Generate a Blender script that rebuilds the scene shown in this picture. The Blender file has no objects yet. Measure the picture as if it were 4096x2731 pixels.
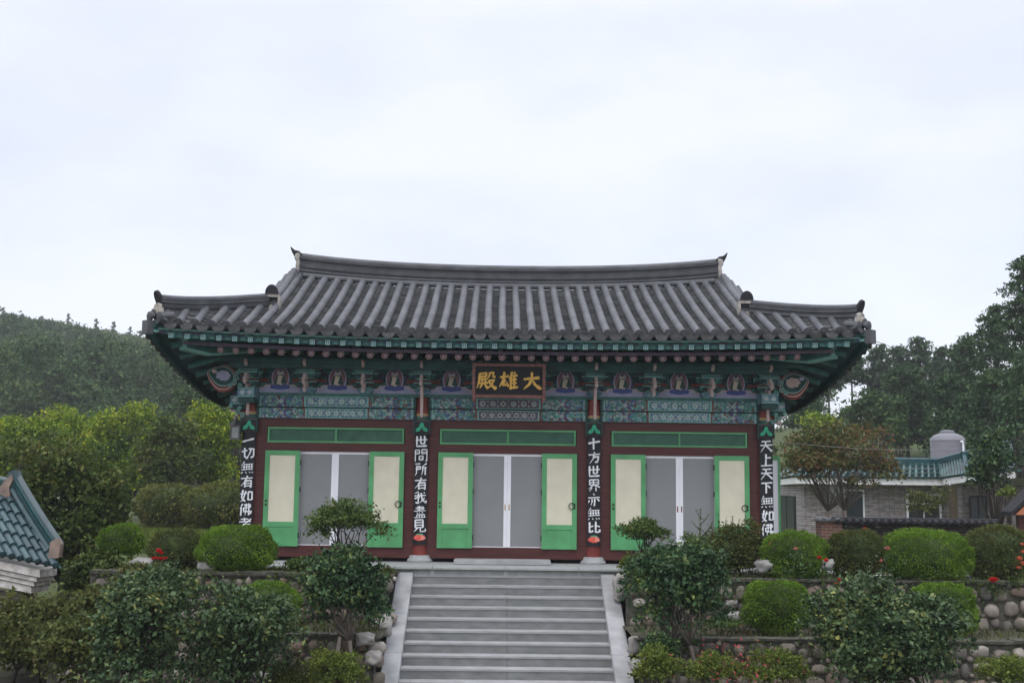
import bpy, bmesh, math, random
import numpy as np
from mathutils import Vector, Matrix, noise

random.seed(7); RNG = np.random.default_rng(11)
SC = bpy.context.scene; COL = SC.collection
PI = math.pi

# ------------------------------------------------------------------ camera
FPX, CXP, CYP = 4700.0, 2048.0, 1365.5            # focal length and centre, in pixels of the 4096 wide photograph
CAM = (-0.1623, -22.2644, 1.2532)
YAW, PITCH, ROLL = -0.0097683, 0.1258212, 0.0119088
def cam_axes():
    cy, sy = math.cos(YAW), math.sin(YAW); cp, sp = math.cos(PITCH), math.sin(PITCH); cr, sr = math.cos(ROLL), math.sin(ROLL)
    f = Vector((-sy*cp, cy*cp, sp)); r = Vector((cy, sy, 0)); u = r.cross(f)
    return r*cr + u*sr, -r*sr + u*cr, f
CR, CU, CF = cam_axes()
cd = bpy.data.cameras.new('camera'); cam = bpy.data.objects.new('camera', cd); COL.objects.link(cam)
cam.matrix_world = Matrix(((CR.x, CU.x, -CF.x, CAM[0]), (CR.y, CU.y, -CF.y, CAM[1]), (CR.z, CU.z, -CF.z, CAM[2]), (0, 0, 0, 1)))
cd.sensor_width = 36.0; cd.lens = FPX/4096*36.0; cd.clip_end = 3000; cd.clip_start = 0.2
SC.camera = cam
def at(px, py, Y):
    """world point at depth Y seen at (px, py) of the 2352 wide view of the photograph"""
    x, y = px*1.741497, py*1.741497
    d = CR*((x-CXP)/FPX) + CU*(-(y-CYP)/FPX) + CF
    t = (Y-CAM[1])/d.y
    return Vector(CAM) + d*t
def msize(px, Y): return px*1.741497/FPX*(Y-CAM[1])

# ------------------------------------------------------------------ sky and light (overcast)
world = bpy.data.worlds.new('World'); SC.world = world; world.use_nodes = True
wn = world.node_tree; wn.nodes.clear()
SUN_EL, SUN_AZ = math.radians(58), math.radians(200)
def wnode(t, **k):
    n = wn.nodes.new(t)
    for a, b in k.items(): setattr(n, a, b)
    return n
sky = wnode('ShaderNodeTexSky', sky_type='NISHITA', sun_disc=False, sun_elevation=SUN_EL, sun_rotation=SUN_AZ)
sky.air_density = 1.0; sky.dust_density = 3.0
tc = wnode('ShaderNodeTexCoord'); mp = wnode('ShaderNodeMapping'); mp.inputs['Scale'].default_value = (1.0, 1.0, 2.2)
nz = wnode('ShaderNodeTexNoise'); nz.inputs['Scale'].default_value = 2.6; nz.inputs['Detail'].default_value = 4.5; nz.inputs['Roughness'].default_value = 0.5
rp = wnode('ShaderNodeValToRGB')
rp.color_ramp.elements[0].position = 0.36; rp.color_ramp.elements[0].color = (0.695, 0.717, 0.805, 1)
rp.color_ramp.elements[1].position = 0.60; rp.color_ramp.elements[1].color = (0.85, 0.857, 0.905, 1)
sep = wnode('ShaderNodeSeparateXYZ')
mr = wnode('ShaderNodeMapRange'); mr.inputs['From Min'].default_value = 0.38; mr.inputs['From Max'].default_value = 1.0
mr.inputs['To Min'].default_value = 1.0; mr.inputs['To Max'].default_value = 3.2
mul = wnode('ShaderNodeVectorMath', operation='SCALE')
skm = wnode('ShaderNodeVectorMath', operation='SCALE'); skm.inputs['Scale'].default_value = 0.05
add = wnode('ShaderNodeVectorMath', operation='ADD')
bg = wnode('ShaderNodeBackground'); bg.inputs['Strength'].default_value = 1.0
wo = wnode('ShaderNodeOutputWorld')
L = wn.links.new
L(tc.outputs['Generated'], mp.inputs['Vector']); L(mp.outputs['Vector'], nz.inputs['Vector']); L(nz.outputs['Fac'], rp.inputs['Fac'])
L(tc.outputs['Generated'], sep.inputs['Vector']); L(sep.outputs['Z'], mr.inputs['Value'])
L(rp.outputs['Color'], mul.inputs[0]); L(mr.outputs['Result'], mul.inputs['Scale'])
L(sky.outputs['Color'], skm.inputs[0]); L(mul.outputs['Vector'], add.inputs[0]); L(skm.outputs['Vector'], add.inputs[1])
L(add.outputs['Vector'], bg.inputs['Color']); L(bg.outputs['Background'], wo.inputs['Surface'])
sl = bpy.data.lights.new('sun', 'SUN'); sl.energy = 0.7; sl.angle = math.radians(25); sl.color = (1.0, 0.97, 0.93)
so = bpy.data.objects.new('sun', sl); COL.objects.link(so)
# the sun stands behind the camera, to the left, high up
sd = Vector((math.sin(SUN_AZ)*math.cos(SUN_EL), math.cos(SUN_AZ)*math.cos(SUN_EL), math.sin(SUN_EL)))
so.rotation_euler = (-sd).to_track_quat('-Z', 'Y').to_euler()
SC.view_settings.view_transform = 'Standard'; SC.view_settings.look = 'None'; SC.view_settings.exposure = 0.0; SC.view_settings.gamma = 1.0
SC.cycles.max_bounces = 6; SC.cycles.diffuse_bounces = 3; SC.cycles.glossy_bounces = 2; SC.cycles.transmission_bounces = 3; SC.cycles.transparent_max_bounces = 6

# ------------------------------------------------------------------ materials
def srgb(r, g, b):
    f = lambda c: c/12.92 if c <= 0.04045 else ((c+0.055)/1.055)**2.4
    return (f(r/255), f(g/255), f(b/255))
def new_mat(name):
    m = bpy.data.materials.new(name); m.use_nodes = True
    nt = m.node_tree; b = nt.nodes['Principled BSDF']
    return m, nt, b
def mat(name, col, rough=0.7, var=0.18, scale=6.0, bump=0.0, spec=0.35, stretch=(1, 1, 1), dirt=None, metallic=0.0):
    """a plain painted or stone surface with uneven tone"""
    m, nt, b = new_mat(name)
    t = nt.nodes.new('ShaderNodeTexCoord'); mpn = nt.nodes.new('ShaderNodeMapping'); mpn.inputs['Scale'].default_value = stretch
    n = nt.nodes.new('ShaderNodeTexNoise'); n.inputs['Scale'].default_value = scale; n.inputs['Detail'].default_value = 6
    r = nt.nodes.new('ShaderNodeValToRGB')
    r.color_ramp.elements[0].position = 0.3; r.color_ramp.elements[1].position = 0.7
    c2 = dirt or tuple(c*(1-var) for c in col)
    r.color_ramp.elements[0].color = (*c2, 1); r.color_ramp.elements[1].color = (*[min(1, c*(1+var)) for c in col], 1)
    nt.links.new(t.outputs['Object'], mpn.inputs['Vector']); nt.links.new(mpn.outputs['Vector'], n.inputs['Vector'])
    nt.links.new(n.outputs['Fac'], r.inputs['Fac']); nt.links.new(r.outputs['Color'], b.inputs['Base Color'])
    b.inputs['Roughness'].default_value = rough; b.inputs['Specular IOR Level'].default_value = spec; b.inputs['Metallic'].default_value = metallic
    if bump:
        bp = nt.nodes.new('ShaderNodeBump'); bp.inputs['Strength'].default_value = bump; bp.inputs['Distance'].default_value = 0.02
        nt.links.new(n.outputs['Fac'], bp.inputs['Height']); nt.links.new(bp.outputs['Normal'], b.inputs['Normal'])
    return m
def island_mat(name, cols, rough=0.8, scale=9.0, spec=0.3, bump=0.25):
    """every separate stone or tile in the mesh takes its own tone"""
    m, nt, b = new_mat(name)
    g = nt.nodes.new('ShaderNodeNewGeometry'); r = nt.nodes.new('ShaderNodeValToRGB')
    els = r.color_ramp.elements
    while len(els) < len(cols): els.new(0.5)
    for i, c in enumerate(cols):
        els[i].position = i/(len(cols)-1); els[i].color = (*c, 1)
    t = nt.nodes.new('ShaderNodeTexCoord'); n = nt.nodes.new('ShaderNodeTexNoise'); n.inputs['Scale'].default_value = scale; n.inputs['Detail'].default_value = 6
    mx = nt.nodes.new('ShaderNodeMix'); mx.data_type = 'RGBA'; mx.blend_type = 'MULTIPLY'; mx.inputs['Factor'].default_value = 1.0
    r2 = nt.nodes.new('ShaderNodeValToRGB'); r2.color_ramp.elements[0].position = 0.3; r2.color_ramp.elements[0].color = (.55, .56, .55, 1); r2.color_ramp.elements[1].position = 0.66
    nt.links.new(g.outputs['Random Per Island'], r.inputs['Fac']); nt.links.new(t.outputs['Object'], n.inputs['Vector']); nt.links.new(n.outputs['Fac'], r2.inputs['Fac'])
    nt.links.new(r.outputs['Color'], mx.inputs[6]); nt.links.new(r2.outputs['Color'], mx.inputs[7]); nt.links.new(mx.outputs[2], b.inputs['Base Color'])
    b.inputs['Roughness'].default_value = rough; b.inputs['Specular IOR Level'].default_value = spec
    bp = nt.nodes.new('ShaderNodeBump'); bp.inputs['Strength'].default_value = bump; bp.inputs['Distance'].default_value = 0.02
    nt.links.new(n.outputs['Fac'], bp.inputs['Height']); nt.links.new(bp.outputs['Normal'], b.inputs['Normal'])
    return m
def leaf_mat(name, cols, rough=0.55, clump=1.2, spec=0.3, trans=0.25):
    """leaves: each one its own tone, with lighter and darker flushes of growth through the crown"""
    m, nt, b = new_mat(name)
    g = nt.nodes.new('ShaderNodeNewGeometry'); t = nt.nodes.new('ShaderNodeTexCoord')
    n = nt.nodes.new('ShaderNodeTexNoise'); n.inputs['Scale'].default_value = clump; n.inputs['Detail'].default_value = 3
    ma = nt.nodes.new('ShaderNodeMath'); ma.operation = 'MULTIPLY_ADD'; ma.inputs[1].default_value = 0.55; ma.inputs[2].default_value = -0.05
    mb = nt.nodes.new('ShaderNodeMath'); mb.operation = 'MULTIPLY_ADD'; mb.inputs[1].default_value = 1.1; mb.inputs[2].default_value = -0.28
    ms = nt.nodes.new('ShaderNodeMath'); ms.operation = 'ADD'
    r = nt.nodes.new('ShaderNodeValToRGB'); els = r.color_ramp.elements
    while len(els) < len(cols): els.new(0.5)
    for i, c in enumerate(cols):
        els[i].position = (i+0.5)/len(cols); els[i].color = (*c, 1)
    nt.links.new(g.outputs['Random Per Island'], ma.inputs[0]); nt.links.new(t.outputs['Object'], n.inputs['Vector']); nt.links.new(n.outputs['Fac'], mb.inputs[0])
    nt.links.new(ma.outputs[0], ms.inputs[0]); nt.links.new(mb.outputs[0], ms.inputs[1]); nt.links.new(ms.outputs[0], r.inputs['Fac'])
    nt.links.new(r.outputs['Color'], b.inputs['Base Color']); b.inputs['Roughness'].default_value = rough; b.inputs['Specular IOR Level'].default_value = spec*.55
    if trans:
        tr = nt.nodes.new('ShaderNodeBsdfTranslucent'); mx = nt.nodes.new('ShaderNodeMixShader'); mx.inputs[0].default_value = trans
        out = [x for x in nt.nodes if x.type == 'OUTPUT_MATERIAL'][0]
        nt.links.new(r.outputs['Color'], tr.inputs['Color']); nt.links.new(b.outputs[0], mx.inputs[1]); nt.links.new(tr.outputs[0], mx.inputs[2]); nt.links.new(mx.outputs[0], out.inputs['Surface'])
    return m
def dancheong(name, cols, scale=16.0, rough=0.6, stretch=(1, 1, 1)):
    """small many-coloured painted ornament"""
    m, nt, b = new_mat(name)
    t = nt.nodes.new('ShaderNodeTexCoord'); mpn = nt.nodes.new('ShaderNodeMapping'); mpn.inputs['Scale'].default_value = stretch
    v = nt.nodes.new('ShaderNodeTexVoronoi'); v.inputs['Scale'].default_value = scale; v.inputs['Randomness'].default_value = 0.75
    sx = nt.nodes.new('ShaderNodeSeparateColor')
    r = nt.nodes.new('ShaderNodeValToRGB'); r.color_ramp.interpolation = 'CONSTANT'; els = r.color_ramp.elements
    while len(els) < len(cols): els.new(0.5)
    for i, c in enumerate(cols):
        els[i].position = i/len(cols); els[i].color = (*c, 1)
    r2 = nt.nodes.new('ShaderNodeValToRGB'); r2.color_ramp.elements[0].position = 0.0; r2.color_ramp.elements[0].color = (1.5, 1.5, 1.5, 1)
    r2.color_ramp.elements[1].position = 0.62; r2.color_ramp.elements[1].color = (0.55, 0.6, 0.6, 1)
    mx = nt.nodes.new('ShaderNodeMix'); mx.data_type = 'RGBA'; mx.blend_type = 'MULTIPLY'; mx.inputs['Factor'].default_value = 1.0
    nt.links.new(t.outputs['Object'], mpn.inputs['Vector']); nt.links.new(mpn.outputs['Vector'], v.inputs['Vector'])
    nt.links.new(v.outputs['Color'], sx.inputs[0]); nt.links.new(sx.outputs[0], r.inputs['Fac']); nt.links.new(v.outputs['Distance'], r2.inputs['Fac'])
    nt.links.new(r.outputs['Color'], mx.inputs[6]); nt.links.new(r2.outputs['Color'], mx.inputs[7]); nt.links.new(mx.outputs[2], b.inputs['Base Color'])
    b.inputs['Roughness'].default_value = rough; b.inputs['Specular IOR Level'].default_value = 0.25
    return m

TEAL, TEAL_L, TEAL_D = (0.035, 0.125, 0.11), (0.19, 0.40, 0.36), (0.014, 0.058, 0.054)
BLUE, LILAC, PALE, OCHRE, REDP = (0.045, 0.075, 0.26), (0.36, 0.36, 0.50), (0.55, 0.62, 0.55), (0.42, 0.30, 0.14), (0.17, 0.035, 0.028)
M = dict(
    tile=island_mat('roof_tile_grey', [(.074, .078, .087), (.087, .091, .101), (.099, .103, .113), (.081, .085, .094)], rough=.62, scale=2.3, spec=.4),
    pan=island_mat('pan_tile_grey', [(.045, .046, .048), (.074, .075, .078), (.107, .108, .112), (.057, .058, .060)], rough=.75, scale=7),
    ridge=island_mat('ridge_tile_grey', [(.05, .053, .06), (.075, .078, .087), (.10, .102, .112)], rough=.65, scale=4),
    darktile=mat('ridge_end_tile_black', (.022, .022, .026), .8, spec=.2),
    mortar=mat('lime_mortar', (.34, .32, .285), .9, dirt=(.19, .175, .155), scale=9),
    wood=mat('red_brown_timber', (.075, .019, .017), .55, var=.22, scale=4, stretch=(.6, .6, 5)),
    column=mat('red_column_paint', (.20, .036, .028), .5, var=.2, scale=3),
    green=mat('green_door_paint', (.095, .34, .14), .5, var=.12, scale=3, dirt=(.08, .28, .115)),
    greend=mat('green_lattice_paint', (.075, .20, .13), .55),
    paper=mat('door_paper_cream', (.66, .63, .485), .85, var=.06, scale=3.5),
    screen=mat('grey_insect_screen', (.225, .234, .236), .45, var=.07, scale=1.3, spec=.5),
    white=mat('white_window_frame', (.80, .81, .85), .4, var=.04, scale=3),
    dark=mat('near_black_fill', (.012, .011, .012), .8),
    iron=mat('black_iron', (.02, .018, .016), .45),
    teal=mat('teal_paint', TEAL, .6, var=.3, scale=9),
    teal_l=mat('pale_teal_paint', TEAL_L, .6, var=.12, scale=9),
    teal_d=mat('dark_teal_paint', TEAL_D, .65, var=.35, scale=5),
    blue=mat('blue_paint', BLUE, .6, var=.15), lilac=mat('lilac_paint', LILAC, .65, var=.12), pale=mat('pale_green_paint', PALE, .65, var=.12),
    ochre=mat('ochre_paint', OCHRE, .65, var=.2), redp=mat('dark_red_paint', REDP, .6, var=.2), purple=mat('purple_grey_paint', (.11, .085, .13), .65, var=.25, scale=12),
    pink=mat('pinkish_white_paint', (.46, .35, .33), .65, var=.15), skin=mat('ivory_paint', (.56, .50, .40), .65, var=.1),
    beampat=dancheong('beam_ornament', [(.08, .22, .20), (.18, .34, .32), (.10, .14, .27), (.32, .40, .37), (.09, .25, .22), (.16, .09, .08), (.12, .29, .25), (.24, .26, .34)], 21),
    bluepat=dancheong('blue_beam_ornament', [(.10, .22, .28), (.18, .33, .37), (.15, .22, .34), (.13, .30, .30), (.24, .30, .38)], 22),
    brackpat=dancheong('bracket_ornament', [TEAL_D, TEAL, (.02, .09, .08), (.035, .06, .13), (.05, .17, .15), (.06, .03, .03)], 15),
    granite=mat('white_granite', (.385, .385, .40), .7, var=.12, scale=2.6, dirt=(.25, .255, .255)),
    step=mat('grey_step_granite', (.185, .192, .192), .8, var=.14, scale=3.4, dirt=(.135, .142, .138), stretch=(1, 1, 2.5)),  # riser granite set darker than the treads, weaker skylight put into it
    stepdirt=mat('lime_stain', (.27, .28, .285), .85, var=.25, scale=14, stretch=(6, 1, .5)),
    platform=mat('platform_granite', (.36, .375, .375), .75, var=.14, scale=8),
    joint=mat('pale_joint', (.52, .54, .52), .8),
    board=mat('black_plaque_board', (.012, .012, .016), .6, var=.2), letter=mat('white_lettering', (.74, .76, .78), .7, var=.05),
    gold=mat('gold_lettering', (.74, .45, .10), .45, var=.18, scale=14), leafgreen=mat('emblem_green', (.03, .36, .20), .6), lotus=mat('emblem_coral', (.72, .12, .085), .6), lotus_l=mat('emblem_coral_pale', (.80, .26, .20), .6),
    brownframe=mat('plaque_frame_brown', (.19, .085, .075), .6, var=.4, scale=22),
)

# ------------------------------------------------------------------ mesh helpers
class MB:
    def __init__(s): s.v, s.f, s.m = [], [], []
    def add(s, vs, fs, mi=0):
        o = len(s.v); s.v += [tuple(v) for v in vs]; s.f += [tuple(i+o for i in f) for f in fs]; s.m += [mi]*len(fs); return s
    def box(s, x0, x1, y0, y1, z0, z1, mi=0, mtx=None):
        vs = [(x, y, z) for x in (x0, x1) for y in (y0, y1) for z in (z0, z1)]
        if mtx is not None: vs = [mtx @ Vector(v) for v in vs]
        return s.add(vs, [(0, 1, 3, 2), (4, 6, 7, 5), (0, 4, 5, 1), (2, 3, 7, 6), (0, 2, 6, 4), (1, 5, 7, 3)], mi)
    def prism(s, pts, y0, y1, mi=0, mtx=None):
        """polygon in x,z pulled out along y"""
        n = len(pts); vs = [(x, y0, z) for x, z in pts]+[(x, y1, z) for x, z in pts]
        if mtx is not None: vs = [mtx @ Vector(v) for v in vs]
        return s.add(vs, [tuple(range(n)), tuple(range(2*n-1, n-1, -1))]+[(i, i+n, (i+1) % n+n, (i+1) % n) for i in range(n)], mi)
    def tube(s, pts, rads, n=8, mi=0, cap=True):
        pts = [Vector(p) for p in pts]; rings = []
        for i, p in enumerate(pts):
            d = (pts[min(i+1, len(pts)-1)]-pts[max(i-1, 0)]).normalized()
            a = d.cross(Vector((0, 0, 1)) if abs(d.z) < .9 else Vector((1, 0, 0))).normalized(); b = d.cross(a)
            r = rads if isinstance(rads, (int, float)) else rads[i]
            rings += [p+a*(r*math.cos(2*PI*k/n))+b*(r*math.sin(2*PI*k/n)) for k in range(n)]
        fs = [(i*n+k, i*n+(k+1) % n, (i+1)*n+(k+1) % n, (i+1)*n+k) for i in range(len(pts)-1) for k in range(n)]
        if cap: fs += [tuple(range(n-1, -1, -1)), tuple((len(pts)-1)*n+k for k in range(n))]
        return s.add(rings, fs, mi)
    def lathe(s, prof, n=20, c=(0, 0, 0), mi=0):
        vs = [(c[0]+r*math.cos(2*PI*k/n), c[1]+r*math.sin(2*PI*k/n), c[2]+z) for r, z in prof for k in range(n)]
        fs = [(i*n+k, i*n+(k+1) % n, (i+1)*n+(k+1) % n, (i+1)*n+k) for i in range(len(prof)-1) for k in range(n)]
        fs += [tuple(range(n-1, -1, -1)), tuple((len(prof)-1)*n+k for k in range(n))]
        return s.add(vs, fs, mi)
    def sweep(s, path, prof, mi=0, cap=True, side=None):
        """profile (across, up) carried along a path"""
        path = [Vector(p) for p in path]; n = len(prof); vs = []
        for i, p in enumerate(path):
            d = path[min(i+1, len(path)-1)]-path[max(i-1, 0)]
            a = Vector((d.y, -d.x, 0)).normalized() if side is None else Vector(side)
            vs += [p+a*u+Vector((0, 0, w)) for u, w in prof]
        fs = [(i*n+k, i*n+(k+1) % n, (i+1)*n+(k+1) % n, (i+1)*n+k) for i in range(len(path)-1) for k in range(n)]
        if cap: fs += [tuple(range(n-1, -1, -1)), tuple((len(path)-1)*n+k for k in range(n))]
        return s.add(vs, fs, mi)
    def build(s, name, mats, parent=None, smooth=False, kind=None, loc=None, fix=True):
        me = bpy.data.meshes.new(name); me.from_pydata(s.v, [], s.f)
        mats = mats if isinstance(mats, (list, tuple)) else [mats]
        for x in mats: me.materials.append(x)
        if len(mats) > 1: me.polygons.foreach_set('material_index', s.m)
        if fix:
            b = bmesh.new(); b.from_mesh(me); bmesh.ops.recalc_face_normals(b, faces=b.faces); b.to_mesh(me); b.free()
        if smooth:
            me.polygons.foreach_set('use_smooth', [True]*len(me.polygons))
            if smooth == 'auto': me.set_sharp_from_angle(angle=math.radians(40))
        me.update()
        o = bpy.data.objects.new(name, me); COL.objects.link(o)
        if parent: o.parent = parent
        if loc is not None: o.location = loc
        if kind: o['kind'] = kind
        return o
def tag(o, label, cat, group=None):
    o['label'] = label; o['category'] = cat
    if group: o['group'] = group
    return o
def thing(name, label, cat, loc=(0, 0, 0), group=None):
    o = bpy.data.objects.new(name, None); COL.objects.link(o); o.location = loc; o.empty_display_size = .3
    return tag(o, label, cat, group)
def bevel(o, w, seg=1):
    b = bmesh.new(); b.from_mesh(o.data)
    bmesh.ops.bevel(b, geom=list(b.edges), offset=w, segments=seg, affect='EDGES', clamp_overlap=True)
    b.to_mesh(o.data); b.free(); return o
def ell(cx, cz, rx, rz, n=16, a0=0, a1=2*PI): return [(cx+rx*math.cos(a0+(a1-a0)*i/n), cz+rz*math.sin(a0+(a1-a0)*i/n)) for i in range(n if a1-a0 > 6.2 else n+1)]
# ------------------------------------------------------------------ the temple hall
hall = thing('temple_hall', 'wide Korean temple hall with grey tiled roof, painted teal eaves and green doors', 'temple', (0, 0, 0))
BX = [-4.875, -1.625, 1.625, 4.875]; WY = 0.10
XE, YC = 6.30, 2.4                                   # half width at the eave corners, middle of the depth
def eu(x): return min(1.0, abs(x)/XE)
def eave_y(x): return -1.64-.42*eu(x)**3.0
def eave_z(x): return 3.985+.085*eu(x)**2.2-.0*eu(x)
def side_eave(t):
    """t = 0 at the corner, 1 half way back along the side"""
    y = -2.05+t*(YC+2.05); return (6.34-.30*t**1.0, y, 4.03-.93*(1-(1-t)**1.55))
def ridge_z(x): return 5.50+.20*(abs(x)/4.6)**2.2
GX, GY, GZ = 4.52, -0.12, 4.62                       # where the descending ridge meets the corner ridge
def hip(x):
    f = (abs(x)-GX)/(6.2-GX); return (GY-1.80*f, GZ+.04-.34*f+.04*f*(f-1)*2)
def roof_top(x): return (2.28, ridge_z(x)) if abs(x) <= GX else hip(x)
def roof_pt(x, t):
    y0, z0 = eave_y(x), eave_z(x); y1, z1 = roof_top(x)
    return Vector((x, y0+(y1-y0)*t, z0+(z1-z0)*t-.05*math.sin(PI*t)*(1 if abs(x) < GX else .3)))
SP = .268; NROW = 23
# --- roof: tiles of the front slope
mb = MB()
def roll(mb, a, b, r, seg=.33, nn=7):
    n = max(1, round((b-a).length/seg)); sd = Vector((0, 0, 1)).cross((b-a)).normalized()
    up = (b-a).cross(sd).normalized()
    up = up if up.z > 0 else -up
    for k in range(n):
        p, q = a.lerp(b, k/n), a.lerp(b, (k+1)/n)
        if k: p = a.lerp(b, (k-.04)/n)
        ra, rb = r*1.012, r*.99
        vs = [p+sd*(ra*math.cos(PI*i/(nn-1)))+up*(ra*math.sin(PI*i/(nn-1))-.02) for i in range(nn)]
        vs += [q+sd*(rb*math.cos(PI*i/(nn-1)))+up*(rb*math.sin(PI*i/(nn-1))-.02) for i in range(nn)]
        mb.add(vs, [(i, i+1, i+1+nn, i+nn) for i in range(nn-1)]+[tuple(range(nn-1, -1, -1))], 0)
def end_disc(mb, c, r, d, mi=0):
    d = Vector(d).normalized(); a = d.cross(Vector((0, 0, 1))).normalized(); b = a.cross(d)
    for rr, off in ((r, 0.0), (r*.70, .012), (r*.3, .022)):
        n = 14; vs = [c+d*(off-.03)+a*(rr*math.cos(2*PI*i/n))+b*(rr*math.sin(2*PI*i/n)) for i in range(n)]+[c+d*off+a*(rr*math.cos(2*PI*i/n))+b*(rr*math.sin(2*PI*i/n)) for i in range(n)]
        mb.add(vs, [tuple(range(n, 2*n))]+[(i, (i+1) % n, (i+1) % n+n, i+n) for i in range(n)], mi)
rows = [(i-NROW+.5)*SP for i in range(2*NROW)]
for x in rows:
    n = 4 if abs(x) < GX else 2
    a = roof_pt(x, 0); a.z += .035; e = roof_pt(x, 1); e.z += .03
    pts = [roof_pt(x, k/n)+Vector((0, 0, .035)) for k in range(n+1)]
    for q_ in pts: q_.x += random.uniform(-.008, .008); q_.z += random.uniform(-.006, .008)
    for k in range(n): roll(mb, pts[k], pts[k+1], .072)
    dv = (pts[0]-pts[1]).normalized(); end_disc(mb, pts[0]+dv*.03+Vector((0, 0, .005)), .078, dv)
# concave pan tiles between the rolls, laid in short overlapping courses
for i in range(2*NROW-1):
    xa, xb = rows[i], rows[i+1]; xm = (xa+xb)/2
    lng = (roof_pt(xm, 1)-roof_pt(xm, 0)).length; n = max(2, round(lng/.165))
    for k in range(n):
        t0, t1 = max(0, (k-.35)/n), (k+1)/n; vs = []
        for t, lift in ((t0, .055), (t1, .0)):
            for j in range(6):
                u = j/5; x = xa+(xb-xa)*u
                p = roof_pt(x, t); vs.append(p+Vector((0, 0, lift-.055*math.sin(PI*u)+.0)))
        lip = [Vector(v)-Vector((0, 0, .05)) for v in vs[:6]]
        mb.add(vs+lip, [(j, j+1, j+7, j+6) for j in range(5)]+[(j+12, j+13, j+1, j) for j in range(5)], 1)
    # drip tile hanging at the eave
    p = roof_pt(xm, 0)+Vector((0, -.035, 0)); w = SP*.42
    out = [(-w, .02)]+[(-w*math.cos(PI*j/8), .0-.105*math.sin(PI*j/8)**.7) for j in range(1, 8)]+[(w, .02)]
    out += [(w*.55, -.012), (0, -.03), (-w*.55, -.012)]
    mb.prism([(p.x+a, p.z+b) for a, b in out], p.y, p.y+.03, 1)
roof = mb.build('roof', [M['tile'], M['pan']], hall, smooth='auto', fix=False)
# --- side slopes and rear slope
def side_top(y): return (GX, GZ+.18+.0*y)
for s in (-1, 1):
    mb = MB(); N = 34
    for k in range(N):
        y = -1.75+(YC*2+3.5)*k/(N-1); t = min(1, (y+2.05)/(YC+2.05)); t = t if y <= YC else 1-min(1, (y-YC)/(YC+2.05))
        ex, _, ez = side_eave(max(0, t))
        yy = y if y <= YC else 2*YC-y
        if yy < GY:
            f = (GY-yy)/1.80; tx, tz = GX+(6.2-GX)*f, GZ-.42*f
        else: tx, tz = GX, GZ+.2
        a, b = Vector((s*(ex+.05), y, ez)), Vector((s*tx, y, tz+.02))
        if (b-a).length > .15:
            roll(mb, a, b, .072); end_disc(mb, a+(a-b).normalized()*.03, .078, (a-b), 0)
        # trough beside it
        if k < N-1:
            w = (YC*2+3.5)/(N-1)
            vs = [a+Vector((0, w*u, -.03-.05*math.sin(PI*u))) for u in (0, .25, .5, .75, 1)]+[b+Vector((0, w*u, -.03-.05*math.sin(PI*u))) for u in (0, .25, .5, .75, 1)]
            mb.add(vs, [(j, j+1, j+6, j+5) for j in range(4)], 1)
            p = a+Vector((0, w/2, -.02)); h = [(-w*.42, .02)]+[(-w*.42*math.cos(PI*j/6), -.10*math.sin(PI*j/6)) for j in range(1, 6)]+[(w*.42, .02)]
            mb.add([p+Vector((s*.035, u, v)) for u, v in h]+[p+Vector((s*.005, u, v)) for u, v in h], [tuple(range(7)), tuple(range(13, 6, -1))]+[(j, j+7, (j+1) % 7+7, (j+1) % 7) for j in range(7)], 1)
    mb.build('side_roof', [M['tile'], M['pan']], roof, smooth='auto', fix=False)
mb = MB()
for x in rows:
    pts = [roof_pt(x, k/3) for k in range(4)]
    pts = [Vector((p.x, 2*YC-p.y, p.z+.03)) for p in pts]
    for k in range(3): roll(mb, pts[k], pts[k+1], .072)
for i in range(2*NROW-1):
    q = [roof_pt(rows[i], 0), roof_pt(rows[i+1], 0), roof_pt(rows[i+1], 1), roof_pt(rows[i], 1)]
    mb.add([(p.x, 2*YC-p.y, p.z) for p in q], [(0, 1, 2, 3)], 1)
mb.build('rear_roof', [M['tile'], M['pan']], roof, smooth='auto', fix=False)
# --- roof deck (boards under the tiles)
mb = MB(); nx = 48
for sy in (1, -1):
    vs = []
    for i in range(nx+1):
        x = -6.2+12.4*i/nx
        for t in (0.0, .35, .7, 1.0):
            p = roof_pt(x, t); vs.append((p.x, p.y if sy > 0 else 2*YC-p.y, p.z-.075))
    mb.add(vs, [(i*4+j, i*4+j+1, i*4+j+5, i*4+j+4) for i in range(nx) for j in range(3)])
for s in (-1, 1):
    vs = []; n = 24
    for k in range(n+1):
        t = 2*k/n; tt = t if t <= 1 else 2-t; ex, y, ez = side_eave(tt); y = y if t <= 1 else 2*YC-y
        yy = min(y, 2*YC-y); f = max(0, (GY-yy)/1.80)
        vs += [(s*(ex-.02), y, ez-.09), (s*(GX+(6.2-GX)*f), y, GZ+.12*(1-min(1, f*3))-.42*f-.12)]
    mb.add(vs, [(2*k, 2*k+1, 2*k+3, 2*k+2) for k in range(n)])
mb.build('roof_deck', M['teal_d'], roof, fix=False)
for s in (-1, 1):
    mb = MB(); mb.prism([(GY+.2, GZ), (2*YC-GY-.2, GZ), (YC, 5.62)], s*4.42, s*4.36); mb.v = [(v[1], v[0], v[2]) for v in mb.v]; mb.build('gable_board', M['wood'], roof)
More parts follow.
